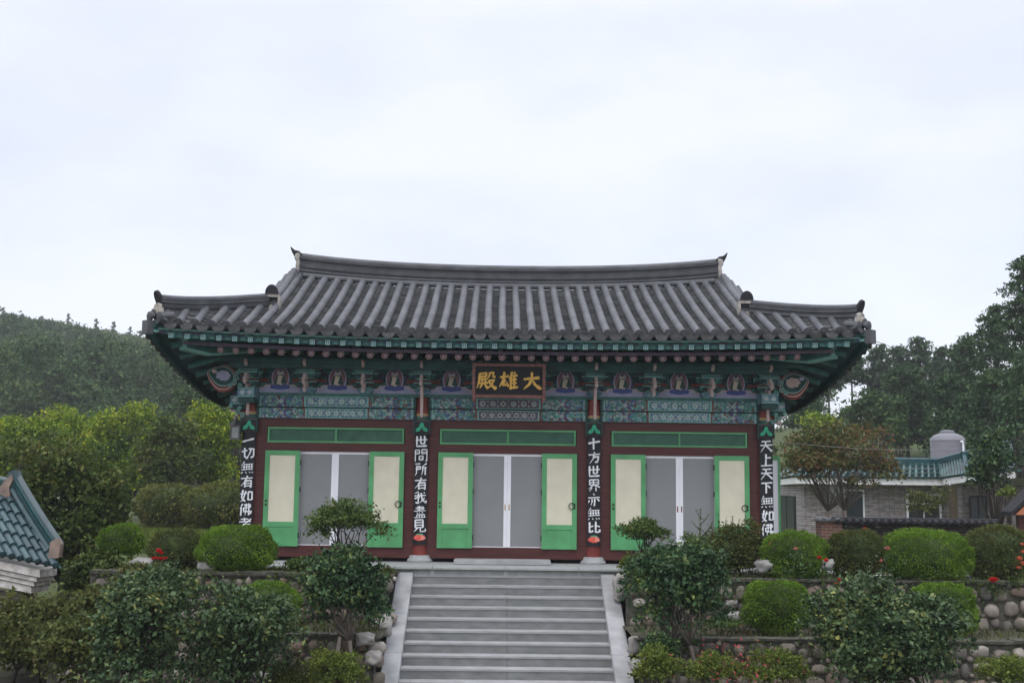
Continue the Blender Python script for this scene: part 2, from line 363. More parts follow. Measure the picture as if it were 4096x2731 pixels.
# --- ridges: courses of flat tiles under a half round cap
def ridge_stack(mb, path, w, h, courses, cap=.075, side=None):
    for k in range(courses):
        z0, z1 = h*k/courses, h*(k+1)/courses; ww = w*(.5 if k % 2 else .44)
        ww += .012*math.sin(k*2.1)
        mb.sweep(path, [(-ww, z0), (ww, z0), (ww, z1-.006), (-ww, z1-.006)], 0, side=side)
    n = 9; mb.sweep(path, [(cap*math.cos(PI*i/(n-1)), h+cap*.9*math.sin(PI*i/(n-1))) for i in range(n)], 1, side=side)
mb = MB()
path = [(x, 2.4, ridge_z(x)+.06+.03*(abs(x)/4.5)**6) for x in np.linspace(-4.46, 4.46, 41)]
ridge_stack(mb, path, .27, .37, 9, .08)
# the row of plugs and the long bolster under the ridge
mb.sweep([(x, 2.24, ridge_z(x)+.02) for x in np.linspace(-4.35, 4.35, 33)], [(.062*math.cos(2*PI*i/10), .062*math.sin(2*PI*i/10)) for i in range(10)], 1)
mr_ = mb.build('main_ridge', [M['ridge'], M['tile']], roof, smooth='auto')
for s in (-1, 1):
    # thin end tile that flicks up at each end of the ridge
    mb = MB(); z0 = path[0][2]+.37
    pr = [(4.40, z0+.02), (4.46, z0+.09), (4.56, z0+.11), (4.64, z0+.18), (4.655, z0+.175), (4.62, z0+.07), (4.57, z0-.02), (4.52, z0-.06)]
    mb.prism([(s*a, b) for a, b in pr], 2.30, 2.50); mb.build('ridge_end_tile', M['darktile'], roof)
    mb = MB(); zb = path[0][2]
    prof = [(.0, -.02), (.07, .04), (.09, .14), (.07, .22), (.12, .30), (.10, .40), (.0, .42)]
    mb.prism([(s*(4.44+a), zb+b) for a, b in prof], 2.25, 2.55); o = mb.build('ridge_mortar', M['mortar'], roof); bevel(o, .02)
    # descending ridge along the gable edge, with a second roll of tiles outside it
    mb = MB(); dp = []
    for k in range(13):
        t = k/12; dp.append((s*(GX+.02+.06*t*(1-t)), 2.2-(2.2-GY)*t, 5.60-(5.60-GZ)*t-.10*math.sin(PI*t)))
    ridge_stack(mb, dp, .21, .19, 4, .075)
    n = 8; mb.sweep([(s*.155+x, y+.03, z+.07) for x, y, z in dp[:-1]], [(.066*math.cos(2*PI*i/n), .066*math.sin(2*PI*i/n)) for i in range(n)], 1)
    mb.sweep([(s*.25+x, y+.03, z-.08) for x, y, z in dp[:-1]], [(-.08, -.14), (.08, -.18), (.08, .05), (-.08, .1)], 0)
    mb.build('descending_ridge', [M['ridge'], M['tile']], roof, smooth='auto')
    # the tall rounded end tile of the descending ridge: dark head, white mortar, dark stack
    x0, y0, z0 = s*(GX-.01), GY-.10, GZ-.02; w = .125
    mb = MB()
    mb.prism([(x0-w, z0), (x0+w, z0), (x0+w, z0+.27), (x0-w, z0+.27)], y0, y0+.16, 0)
    for c in (-w-.012, w+.012): mb.prism([(x0+c-.022, z0-.02), (x0+c+.022, z0-.02), (x0+c+.018, z0+.27), (x0+c-.018, z0+.27)], y0-.03, y0+.16, 1)
    mb.prism([(x0-w-.02, z0+.225)]+[(x0-(w+.02)*math.cos(PI*i/8), z0+.26+.045*math.sin(PI*i/8)) for i in range(9)]+[(x0+w+.02, z0+.225)], y0-.036, y0+.15, 1)
    mb.prism([(x0-w*.96, z0+.285)]+[(x0-w*.98*math.cos(PI*i/12), z0+.30+.165*math.sin(PI*i/12)) for i in range(13)]+[(x0+w*.96, z0+.285)], y0-.05, y0+.02, 0)
    mb.prism([(x0-.065, z0-.03), (x0+.06, z0-.03), (x0+.05, z0+.06), (x0, z0+.085), (x0-.05, z0+.06)], y0-.04, y0+.1, 1)
    mb.box(x0-w+.01, x0+w-.01, y0-.015, y0, z0+.10, z0+.13, 2)
    mb.build('ridge_end_tile', [M['darktile'], M['mortar'], M['ridge']], roof)
    # corner (hip) ridge, curling up at its tip
    mb = MB(); hp = []
    for k in range(15):
        t = k/14; hp.append((s*(GX+.10+1.53*t), GY-.08-1.68*t, GZ+.0-.37*t+.05*t**5-.02*math.sin(PI*t)))
    ridge_stack(mb, hp, .20, .22, 5, .07)
    mb.sweep(hp, [(-.12, -.20), (.12, -.20), (.09, .0), (-.09, .0)], 0)
    mb.build('corner_ridge', [M['ridge'], M['tile']], roof, smooth='auto')
    x0, y0, z0 = hp[-1]; d = Vector((s*.68, -.73, 0)).normalized(); nrm = Vector((d.y, -d.x, 0))
    fr = Matrix(((nrm.x, -d.x, 0, x0), (nrm.y, -d.y, 0, y0), (0, 0, 1, z0), (0, 0, 0, 1)))      # local x across, y inwards, z up
    mb = MB()
    lean = Matrix.Translation((0, -.0, .13)) @ Matrix.Rotation(math.radians(24), 4, 'X') @ Matrix.Diagonal((.92, 1, .85, 1))
    mb.prism([(-.10, -.04)]+[(-.10*math.cos(PI*i/10), .10+.16*math.sin(PI*i/10)) for i in range(11)]+[(.10, -.04)], 0, .05, 0, fr @ lean)
    mb.build('ridge_end_tile', M['darktile'], roof)
    mb = MB()
    mb.prism([(-.12, -.06), (.12, -.06), (.10, .08), (.06, .125), (-.06, .125), (-.10, .08)], -.05, .05, 0, fr)
    mb.prism([(-.09, -.10), (.09, -.10), (.075, .03), (-.075, .03)], -.10, -.03, 0, fr)
    o = mb.build('ridge_mortar', M['mortar'], roof); bevel(o, .022)
    mb = MB()
    for q, (off, rr) in enumerate(((.02, .08), (.10, .085), (.17, .08))):
        c = fr @ Vector((0, -off, -.03-.045*q)); e = fr @ Vector((0, -off+.16, .01-.04*q))
        roll(mb, c, e, rr, seg=.4); end_disc(mb, c+d*.01, rr, d)
    for a in (-.16, .16):
        c = fr @ Vector((a, -.08, -.13)); e = fr @ Vector((a*.7, .2, -.06)); roll(mb, c, e, .075, seg=.5); end_disc(mb, c, .08, d)
        mb.prism([(a-.09, -.20)]+[(a-.09*math.cos(PI*i/8), -.18-.09*math.sin(PI*i/8)) for i in range(9)], -.12, -.09, 0, fr)
    mb.build('corner_tiles', M['tile'], roof, fix=False)
# --- eaves: fascia board, purple strip, square flying rafters, round rafters
def eave_off(x, dy, dz): return Vector((x, eave_y(x)+dy, eave_z(x)+dz))
M['fasciapat'] = dancheong('fascia_ornament', [TEAL_D, (.02, .085, .075), (.025, .035, .085), (.03, .11, .095), (.05, .03, .05), (.02, .075, .07)], 17)
mb = MB(); xs = np.linspace(-6.12, 6.12, 61)
mb.sweep([eave_off(x, .10, -.245+.085*eu(x)**7) for x in xs], [(-.02, 0), (.02, 0), (.02, .155), (-.02, .155)], 4, side=(0, 1, 0))
mb.sweep([eave_off(x, .085, -.112) for x in xs], [(-.02, 0), (.02, 0), (.02, .03), (-.02, .03)], 1, side=(0, 1, 0))
mb.sweep([eave_off(x, .36, -.345) for x in np.linspace(-5.75, 5.75, 51)], [(-.02, .03), (.02, .03), (.02, .085), (-.02, .085)], 2, side=(0, 1, 0))
# dark scalloped infills between the square rafter heads
for i in range(44):
    x = (i-21.5)*SP; c = eave_off(x, .072, -.225)
    mb.prism(ell(c.x, c.z, .075, .07, 8, 0, PI)+[(c.x-.075, c.z-.012), (c.x+.075, c.z-.012)][::1], c.y, c.y+.012, 3)
    mb.prism(ell(c.x, c.z, .045, .042, 8, 0, PI), c.y-.004, c.y, 5)
mb.build('eave_board', [M['teal'], M['teal_l'], M['purple'], M['teal_d'], M['fasciapat'], M['teal']], hall, fix=True)
flower = M['pink']
fly_me = None
for i in range(45):
    x = (i-22)*SP; c = eave_off(x, .045, -.205); q = c+Vector((-x*.02 if abs(x) > 4 else 0, .75, -.02))
    if abs(x) > 5.9: continue
    mb = MB(); r = .042
    fan = 0 if abs(x) < 4.2 else (abs(x)-4.2)*.35*(1 if x > 0 else -1)
    vs = [(-r, 0, -r), (r, 0, -r), (r, 0, r), (-r, 0, r), (-r-fan, .8, -r+.12), (r-fan, .8, -r+.12), (r-fan, .8, r+.12), (-r-fan, .8, r+.12)]
    mb.add([Vector(v) for v in vs], [(0, 1, 5, 4), (1, 2, 6, 5), (2, 3, 7, 6), (3, 0, 4, 7), (4, 5, 6, 7)], 0)
    mb.add([(-r, 0, -r), (r, 0, -r), (r, 0, r), (-r, 0, r)], [(0, 1, 2, 3)], 1)
    for a in ((-r, -r*.72, -r, r), (r*.72, r, -r, r), (-r*.72, r*.72, -r, -r*.72), (-r*.72, r*.72, r*.72, r)): mb.box(a[0], a[1], -.006, 0, a[2], a[3], 2)
    mb.box(-r*.3, r*.3, -.006, 0, -r*.3, r*.3, 2)
    mb.build('flying_rafter', [M['teal'], M['purple'], M['teal_l']], hall, loc=c)
for i in range(40):
    x = (i-19.5)*SP*.985
    c = Vector((x, eave_y(x)+.46, eave_z(x)-.355)); fan = 0 if abs(x) < 4.2 else (abs(x)-4.2)*.75*(1 if x > 0 else -1)
    r = .062; mb = MB()
    mb.tube([(0, 0, 0), (-fan, 1.5, .36)], [r, r], 12, 0, cap=False)
    mb.add([(r*math.cos(2*PI*k/12), 0, r*math.sin(2*PI*k/12)) for k in range(12)], [tuple(range(12))], 1)
    n = 16
    vs = [(rr*math.cos(2*PI*k/n), -.006, rr*math.sin(2*PI*k/n)) for rr in (r, r*.86) for k in range(n)]
    mb.add(vs, [(k, (k+1) % n, (k+1) % n+n, k+n) for k in range(n)], 2)
    for k in range(8):
        a = 2*PI*k/8; mb.add([(r*.55*math.cos(a)+.0095*math.cos(b), -.005, r*.55*math.sin(a)+.0095*math.sin(b)) for b in np.arange(6)*PI/3], [tuple(range(6))], 2)
    mb.add([(.021*math.cos(b), -.006, .021*math.sin(b)) for b in np.arange(8)*PI/4], [tuple(range(8))], 3)
    mb.build('rafter', [M['teal'], M['redp'], M['pink'], M['lilac']], hall, loc=c)
# rafters under the side eaves
for s in (-1, 1):
    for k in range(14):
        t = .12+k*.105; tt = t if t <= 1 else 2-t; ex, y, ez = side_eave(tt); y = y if t <= 1 else 2*YC-y
        fan = max(0, .7-t)*1.6
        mb = MB(); mb.tube([(s*(ex-.30), y, ez-.14), (s*4.8, y+fan*.6 if y < YC else y, min(4.15, ez+.25))], [.06, .06], 8, 0)
        mb.build('rafter', M['teal'], hall)
# side eave board
mb = MB()
for s in (-1, 1):
    pts = []
    for k in range(25):
        t = 2*k/24; tt = t if t <= 1 else 2-t; ex, y, ez = side_eave(tt); y = y if t <= 1 else 2*YC-y
        pts.append((s*(ex-.10), y, ez-.19))
    mb = MB(); mb.sweep(pts, [(-.02, 0), (.02, 0), (.02, .14), (-.02, .14)], 0, side=(1, 0, 0)); mb.build('eave_board', M['teal_d'], hall)
# hip rafters: the lower beam and the longer one over it, edged in pale teal
for s in (-1, 1):
    d = Vector((s*.735, -.678, 0)); n = Vector((d.y, -d.x, 0))
    d = Vector((s*.68, -.735, 0)).normalized(); n = Vector((d.y, -d.x, 0)); base = Vector((s*4.40, 0.04, 0))
    mtx = Matrix(((d.x, n.x, 0, base.x), (d.y, n.y, 0, base.y), (0, 0, 1, 0), (0, 0, 0, 1)))
    mb = MB()
    low = [(.3, 3.80), (.6, 3.74), (.87, 3.70), (1.53, 3.605), (2.08, 3.656), (2.06, 3.99), (.3, 4.15)]
    mb.prism(low, -.085, .085, 0, mtx)
    up = [(1.80, 3.985), (2.08, 3.965), (2.5, 3.92), (2.80, 3.91), (2.82, 4.08), (1.80, 4.12)]
    mb.prism(up, -.075, .075, 0, mtx)
    mb.box(2.72, 2.84, -.088, .088, 3.86, 4.10, 2, mtx)
    for pts in (low[:5], [(2.08, 3.656), (2.072, 3.95)], up[1:3]+[(2.71, 3.905)]):
        for (a, b), (c, e) in zip(pts[:-1], pts[1:]):
            dv = Vector((c-a, 0, e-b)); dn = Vector((-dv.z, 0, dv.x)).normalized()*.032
            q = [(a, b), (c, e), (c+dn.x, e+dn.z), (a+dn.x, b+dn.z)]
            for y0, y1 in ((-.095, -.087), (.087, .095)): mb.prism(q, y0, y1, 1, mtx)
            q2 = [(a, b-.006), (c, e-.006), (c, e+.002), (a, b+.002)]; mb.prism(q2, -.086, .086, 1, mtx)
    mb.build('hip_rafter', [M['teal'], M['teal_l'], M['tile']], hall)
# soffit infill behind the brackets, and the purlin the rafters sit on
mb = MB(); mb.box(-4.85, 4.85, .18, .24, 2.95, 4.2, 0); mb.build('eave_wall', M['brackpat'], hall)
mb = MB(); mb.tube([(-5.35, -.50, 3.66), (-4.6, -.50, 3.60), (4.6, -.50, 3.60), (5.35, -.50, 3.66)], .09, 12); mb.build('eave_purlin', M['teal_d'], hall, smooth='auto')
mb = MB(); mb.box(-5.2, 5.2, -.53, -.47, 3.45, 3.56); mb.build('eave_purlin', M['teal_d'], hall)
# ------------------------------------------------------------------ columns, walls, doors of the hall
PZ = -.09                                            # top of the stone platform
for x in BX:
    mb = MB(); mb.tube([(x, WY, PZ+.10), (x, WY, 1.2), (x, WY, 2.98)], [.150, .148, .142], 20)
    c = mb.build('column', M['column'], hall, smooth='auto')
    mb = MB(); mb.lathe([(.24, 0), (.245, .03), (.215, .065), (.20, .12), (.165, .125)], 24, (x, WY, PZ)); mb.build('base_stone', M['platform'], c, smooth='auto')
    mb = MB(); mb.lathe([(.155, 0), (.156, .10)], 20, (x, WY, 2.66)); mb.lathe([(.158, 0), (.158, .05)], 20, (x, WY, 2.62), 1); mb.lathe([(.157, 0), (.157, .06)], 20, (x, WY, 2.555), 2)
    mb.build('painted_band', [M['column'], M['ochre'], M['teal']], c, smooth='auto')
mb = MB(); F0, F1 = WY-.07, WY+.09
for b in range(3):
    xa, xb = BX[b]+.13, BX[b+1]-.13; xc = (xa+xb)/2
    mb.box(xa, xb, F0, F1, 2.385, 2.555)             # head beam over the transom
    mb.box(xa, xc-1.30, F0-.004, F1, .19, 2.385); mb.box(xc+1.30, xb, F0-.004, F1, .19, 2.385)
    mb.box(xc-1.30, xc+1.30, F0-.008, F1, 1.935, 2.10)
    mb.box(xa, xb, F0-.012, F1, -.02, .19)           # sill
for s in (-1, 1):                                    # side and rear walls
    mb.box(s*4.80, s*4.95, WY+.15, 4.7, -.05, 3.9)
mb.box(-4.8, 4.8, 4.6, 4.7, -.05, 3.9)
mb.build('timber_wall', M['wood'], hall)
mb = MB(); mb.box(-4.8, 4.8, F1+.02, F1+.06, -.09, -.02); mb.build('gap_shade_strip', M['dark'], hall)  # near-black strip, the shade of the recess under the sill put into colour
def ring_handle(mb, x, z, y):
    n = 18; mb.tube([(x-.045+.058*math.cos(2*PI*k/n), y-.012, z+.058*math.sin(2*PI*k/n)) for k in range(n+1)], .0085, 6, cap=False)
    for dz in (.035, -.035): mb.lathe([(.0, 0), (.022, .0), (.018, .018), (.0, .022)], 10, (0, 0, 0))
for b in range(3):
    xc = (BX[b]+BX[b+1])/2
    # transom with diagonal lattice
    mb = MB(); z0, z1, w = 2.10, 2.385, 1.285; yf = F0-.016
    for a in ((-w, w, z0, z0+.032), (-w, w, z1-.032, z1), (-w, -w+.032, z0+.032, z1-.032), (w-.032, w, z0+.032, z1-.032), (-.017, .017, z0+.032, z1-.032)): mb.box(xc+a[0], xc+a[1], yf, yf+.05, a[2], a[3])
    tr = mb.build('transom_window', M['green'], hall)
    mb = MB(); n = 34
    for half in (-1, 1):
        xa, xb = (xc-w+.032, xc-.017) if half < 0 else (xc+.017, xc+w-.032); za, zb = z0+.032, z1-.032; hh = zb-za
        k = -hh
        while k < xb-xa:
            for sgn in (1, -1):
                p0, p1 = xa+k, xa+k+hh; q0, q1 = za, zb
                if p0 < xa: q0 += xa-p0; p0 = xa
                if p1 > xb: q1 -= p1-xb; p1 = xb
                if p1-p0 > .01:
                    if sgn < 0: q0, q1 = za+zb-q0, za+zb-q1
                    t = .0045; yy = yf+.022+(.006 if sgn > 0 else .014)
                    mb.add([(p0-t, yy, q0+t*sgn), (p0+t, yy, q0-t*sgn), (p1+t, yy, q1-t*sgn), (p1-t, yy, q1+t*sgn)], [(0, 1, 2, 3)])
            k += .055
    mb.build('lattice', M['greend'], tr, fix=False)
    mb = MB(); mb.box(xc-w+.03, xc+w-.03, yf+.046, yf+.052, z0+.03, z1-.03); mb.build('lattice_backing', M['teal_d'], tr)
    # folded door leaves
    for s in (-1, 1):
        xo = xc+s*1.305; W, zb, zt = .655, .172, 1.945
        X = lambda u: xo-s*u
        d = bpy.data.objects.new('door', bpy.data.meshes.new('door'))
        mb = MB(); y0, y1 = -.045, -.002
        def fr(u0, u1, za, zc, yo=0, mi=0):
            a, c = sorted((X(u0), X(u1))); mb.box(a, c, y0-yo, y1, za, zc, mi)
        fr(0, .088, zb, zt); fr(W-.088, W, zb, zt); fr(.088, W-.088, zt-.088, zt-.0, -.002); fr(.088, W-.088, zb+.36, zb+.45, -.002)
        fr(.088, W-.088, zb, zb+.36, -.016)
        fr(.088, W-.088, zb+.345, zb+.36, -.028)
        d = mb.build('door', M['green'], hall)
        mb = MB(); a, c = sorted((X(.088), X(W-.088))); mb.box(a, c, y0+.012, y1-.01, zb+.45, zt-.088); mb.build('paper_panel', M['paper'], d)
        mb = MB(); zh = zb+.80; yh = y0-.004
        if s > 0:
            n = 18; cx_ = X(.055); mb.tube([(cx_-.04+.055*math.cos(2*PI*k/n), yh-.012, zh+.055*math.sin(2*PI*k/n)) for k in range(n+1)], .009, 6, cap=False)
            cx_ = X(.045); zz = (.03, -.03)
        else: cx_ = X(.045); zz = (.036, -.036)
        for dz in zz:
            vs = ell(cx_, zh+dz, .02, .02, 12); mb.prism(vs, yh-.014, yh)
        mb.build('handle', M['iron'], d)
        mb = MB()
        for hz in (zb+.15, zb+1.0, zb+1.5): mb.box(min(X(W), X(W+.018)), max(X(W), X(W+.018)), y0+.0, y0+.04, hz, hz+.10)
        mb.build('hinge', M['iron'], d)
    # sliding insect screens in white frames
    for s in (-1, 1):
        mb = MB(); ys = F0+.02
        
        st = .066
        mb.box(min(xc+s*.0008, xc+s*st), max(xc+s*.0008, xc+s*st), ys, ys+.03, .19, 1.934)
        e0, e1 = sorted((xc+s*.655, xc+s*.70)); mb.box(e0, e1, ys+.002, ys+.03, .19, 1.934)
        i0, i1 = sorted((xc+s*st, xc+s*.655)); mb.box(i0, i1, ys+.002, ys+.03, 1.89, 1.934); mb.box(i0, i1, ys+.002, ys+.03, .19, .205)
        f = mb.build('screen_door', M['white'], hall)
        mb = MB(); mb.box(i0, i1, ys+.012, ys+.018, .205, 1.89); mb.build('screen_mesh', M['screen'], f)
        mb = MB(); hx = xc+s*.038; mb.box(hx-.011, hx+.011, ys-.004, ys, .88, .99); mb.build('pull_handle', M['ochre' if b < 2 else 'redp'], f)
mb = MB(); mb.box(-4.7, 4.7, .6, .62, .1, 2.5); mb.build('inner_wall', M['dark'], hall)
# a side door leaf standing open beyond the right hand column
mb = MB(); y0 = 1.0
mb.box(5.345, 5.385, y0, y0+.045, .12, 1.985); mb.box(4.96, 5.345, y0, y0+.045, 1.90, 1.985); mb.box(4.96, 5.345, y0, y0+.045, .12, .45); mb.box(4.955, 4.99, y0, y0+.045, .45, 1.90)
d = mb.build('door', M['green'], hall); d['label'] = 'side door leaf standing open past the right column'
mb = MB(); mb.box(4.99, 5.345, y0+.01, y0+.03, .45, 1.90); mb.build('paper_panel', M['white'], d)
# ------------------------------------------------------------------ painted beams
def star(mb, x, z, y, r, mi, n=8):
    for k in range(n):
        a = 2*PI*k/n; c, s_ = math.cos(a), math.sin(a); t = .30*r
        mb.add([(x+.2*r*c, y, z+.2*r*s_), (x+.6*r*c-t*.5*s_, y, z+.6*r*s_+t*.5*c), (x+r*c, y, z+r*s_), (x+.6*r*c+t*.5*s_, y, z+.6*r*s_-t*.5*c)], [(0, 1, 2, 3)], mi)
    mb.add([(x+.24*r*math.cos(q), y-.001, z+.24*r*math.sin(q)) for q in np.arange(8)*PI/4], [tuple(range(8))], mi+1)
LB0, LB1, UB1 = 2.556, 2.752, 2.975
for b in range(3):
    xa, xb = BX[b]+.14, BX[b+1]-.14; xc = (xa+xb)/2
    for nm, z0, z1, yf in (('lower_beam', LB0, LB1, -.03), ('upper_beam', LB1+.018, UB1, -.055)):
        mb = MB(); mb.box(xa, xb, yf, .17, z0, z1, 0)
        bm_ = mb.build(nm, [M['beampat']], hall)
        mb = MB(); y = yf-.003; h = z1-z0; zc = (z0+z1)/2
        # middle panel with a row of stars, framed in pale teal
        pw = .555 if nm == 'lower_beam' else .575
        mb.box(xc-pw, xc+pw, y-.002, yf-.0005, z0+.012, z1-.012, 2 if b != 1 else 9)
        for e in (-1, 1):
            mb.box(xc+e*(pw+.018)-.014, xc+e*(pw+.018)+.014, y-.004, yf-.0005, z0+.004, z1-.004, 1)
            mb.box(xc+e*(pw+.05)-.012, xc+e*(pw+.05)+.012, y-.003, yf-.0005, z0+.004, z1-.004, 5)
        mb.box(xc-pw, xc+pw, y-.005, yf-.0005, z1-.022, z1-.006, 1); mb.box(xc-pw, xc+pw, y-.005, yf-.0005, z0+.004, z0+.018, 1)
        n = 7 if nm == 'lower_beam' else 6
        for k in range(n):
            xx = xc-pw+.09+(2*pw-.18)*k/(n-1); star(mb, xx, zc, y-.008, h*.33, 3 if (k % 2 or b != 1) else 7)
        for k in range(n-1):
            xx = xc-pw+.09+(2*pw-.18)*(k+.5)/(n-1); star(mb, xx, zc+h*.22, y-.0065, h*.13, 3, 6); star(mb, xx, zc-h*.22, y-.0065, h*.13, 3, 6)
        # end panels: crossed ribbons, a lotus and edge bars
        for e in (-1, 1):
            ec = xc+e*(pw+(xb-xc))/2
            for sg in (-1, 1):
                for off, mi in ((0, 5), (.045, 6), (-.045, 1)):
                    w_ = .012; hh = h*.46
                    mb.add([(ec+off-hh*1.0-w_, y-.0012*mi, zc-sg*hh), (ec+off-hh*1.0+w_, y-.0012*mi, zc-sg*hh), (ec+off+hh*1.0+w_, y-.0012*mi, zc+sg*hh), (ec+off+hh*1.0-w_, y-.0012*mi, zc+sg*hh)], [(0, 1, 2, 3)], mi)
            for dx in (-.25, .25): star(mb, ec+dx, zc+.02, y-.006, h*.30, 4, 6)
            star(mb, ec, zc, y-.012, h*.22, 3, 8)
            mb.box(xc+e*(xb-xc)-.02, xc+e*(xb-xc)+.02, y-.006, yf-.0005, z0+.002, z1-.002, 8)
            mb.box(xc+e*(xb-xc-.055)-.010, xc+e*(xb-xc-.055)+.010, y-.006, yf-.0005, z0+.004, z1-.004, 1)
        mb.build('beam_painting', [M['beampat'], M['teal_l'], M['bluepat'], M['pale'], M['teal_l'], M['redp'], M['blue'], M['pale'], M['teal_d'], M['purple']], bm_, fix=False)
    mb = MB(); mb.box(xa-.0, xb+.0, -.066, .1, LB1+.001, LB1+.017); mb.build('beam_dark_strip', M['dark'], hall)  # near-black strip along the line between the two beams
mb = MB(); mb.box(-5.05, 5.05, -.09, .17, UB1+.001, UB1+.055); mb.build('plate_beam', M['teal'], hall)
# ------------------------------------------------------------------ bracket sets and the painted panels between them
def arm(mb, x, y, z, half, h, t=.05, mi=0, trim=1):
    pts = [(-half, z+h), (-half, z+h*.45), (-half*.86, z+h*.12), (-half*.62, z), (half*.62, z), (half*.86, z+h*.12), (half, z+h*.45), (half, z+h)]
    mb.prism([(x+a, b) for a, b in pts], y-t, y+t, mi)
    mb.box(x-half, x+half, y-t-.004, y-t+.001, z+h-.016, z+h, trim)
    mb.prism([(x+a, b) for a, b in [(-half*.6, z+.0), (half*.6, z+.0), (half*.6, z+.012), (-half*.6, z+.012)]], y-t-.004, y-t+.001, trim)
def bracket(x, on_column):
    mb = MB(); zb = UB1+.056
    mb.prism([(x-.10, zb), (x+.10, zb), (x+.15, zb+.055), (x+.15, zb+.10), (x-.15, zb+.10), (x-.15, zb+.055)], -.10, .10, 3)
    for (y, z, hf) in ((-.10, zb+.10, .17), (-.16, zb+.255, .25), (-.30, zb+.255, .17), (-.34, zb+.40, .30)):
        arm(mb, x, y, z, hf, .115, .035, 0, 1)
        for k in (-1, 0, 1):
            bx = x+k*(hf-.055); mb.prism([(bx-.045, z+.117), (bx+.045, z+.117), (bx+.062, z+.14), (bx+.062, z+.155), (bx-.062, z+.155), (bx-.062, z+.14)], y-.05, y+.05, 2)
    mb.box(x-.24, x+.24, -.155, -.09, zb+.225, zb+.25, 4)
    o = mb.build('bracket_set', [M['brackpat'], M['teal_l'], M['teal'], M['bluepat'], M['redp']], hall)
    # the projecting curved tongues with pale painted edges
    mb = MB(); t = .026
    base = zb+.02
    tongues = [[(-.04, base+.09), (-.30, base+.05), (-.46, base-.03), (-.50, base+.03), (-.40, base+.15), (-.04, base+.17)],
               [(-.04, base+.25), (-.42, base+.20), (-.60, base+.10), (-.66, base+.17), (-.52, base+.31), (-.04, base+.33)],
               [(-.04, base+.42), (-.50, base+.42), (-.64, base+.50), (-.60, base+.56), (-.50, base+.52), (-.04, base+.50)]]
    if on_column: tongues[0] = [(-.04, base+.08), (-.16, base-.05), (-.20, base-.24), (-.23, base-.47), (-.27, base-.46), (-.27, base-.22), (-.36, base+.0), (-.44, base+.10), (-.04, base+.17)]
    tl = MB()
    for pts in tongues:
        n = len(pts); vs = [(x-t, a, c) for a, c in pts]+[(x+t, a, c) for a, c in pts]
        tl.add(vs, [tuple(range(n)), tuple(range(2*n-1, n-1, -1))]+[(i, i+n, (i+1) % n+n, (i+1) % n) for i in range(n)], 0)
    tl.build('bracket_tongue', [M['pink']], o)
    return o
for b in range(4): bracket(BX[b], True)
for b in range(3):
    for k in (1, 2): bracket(BX[b]+3.25*k/3, False)
M['halo'] = mat('halo_mauve_paint', (.20, .115, .13), .65, var=.2)
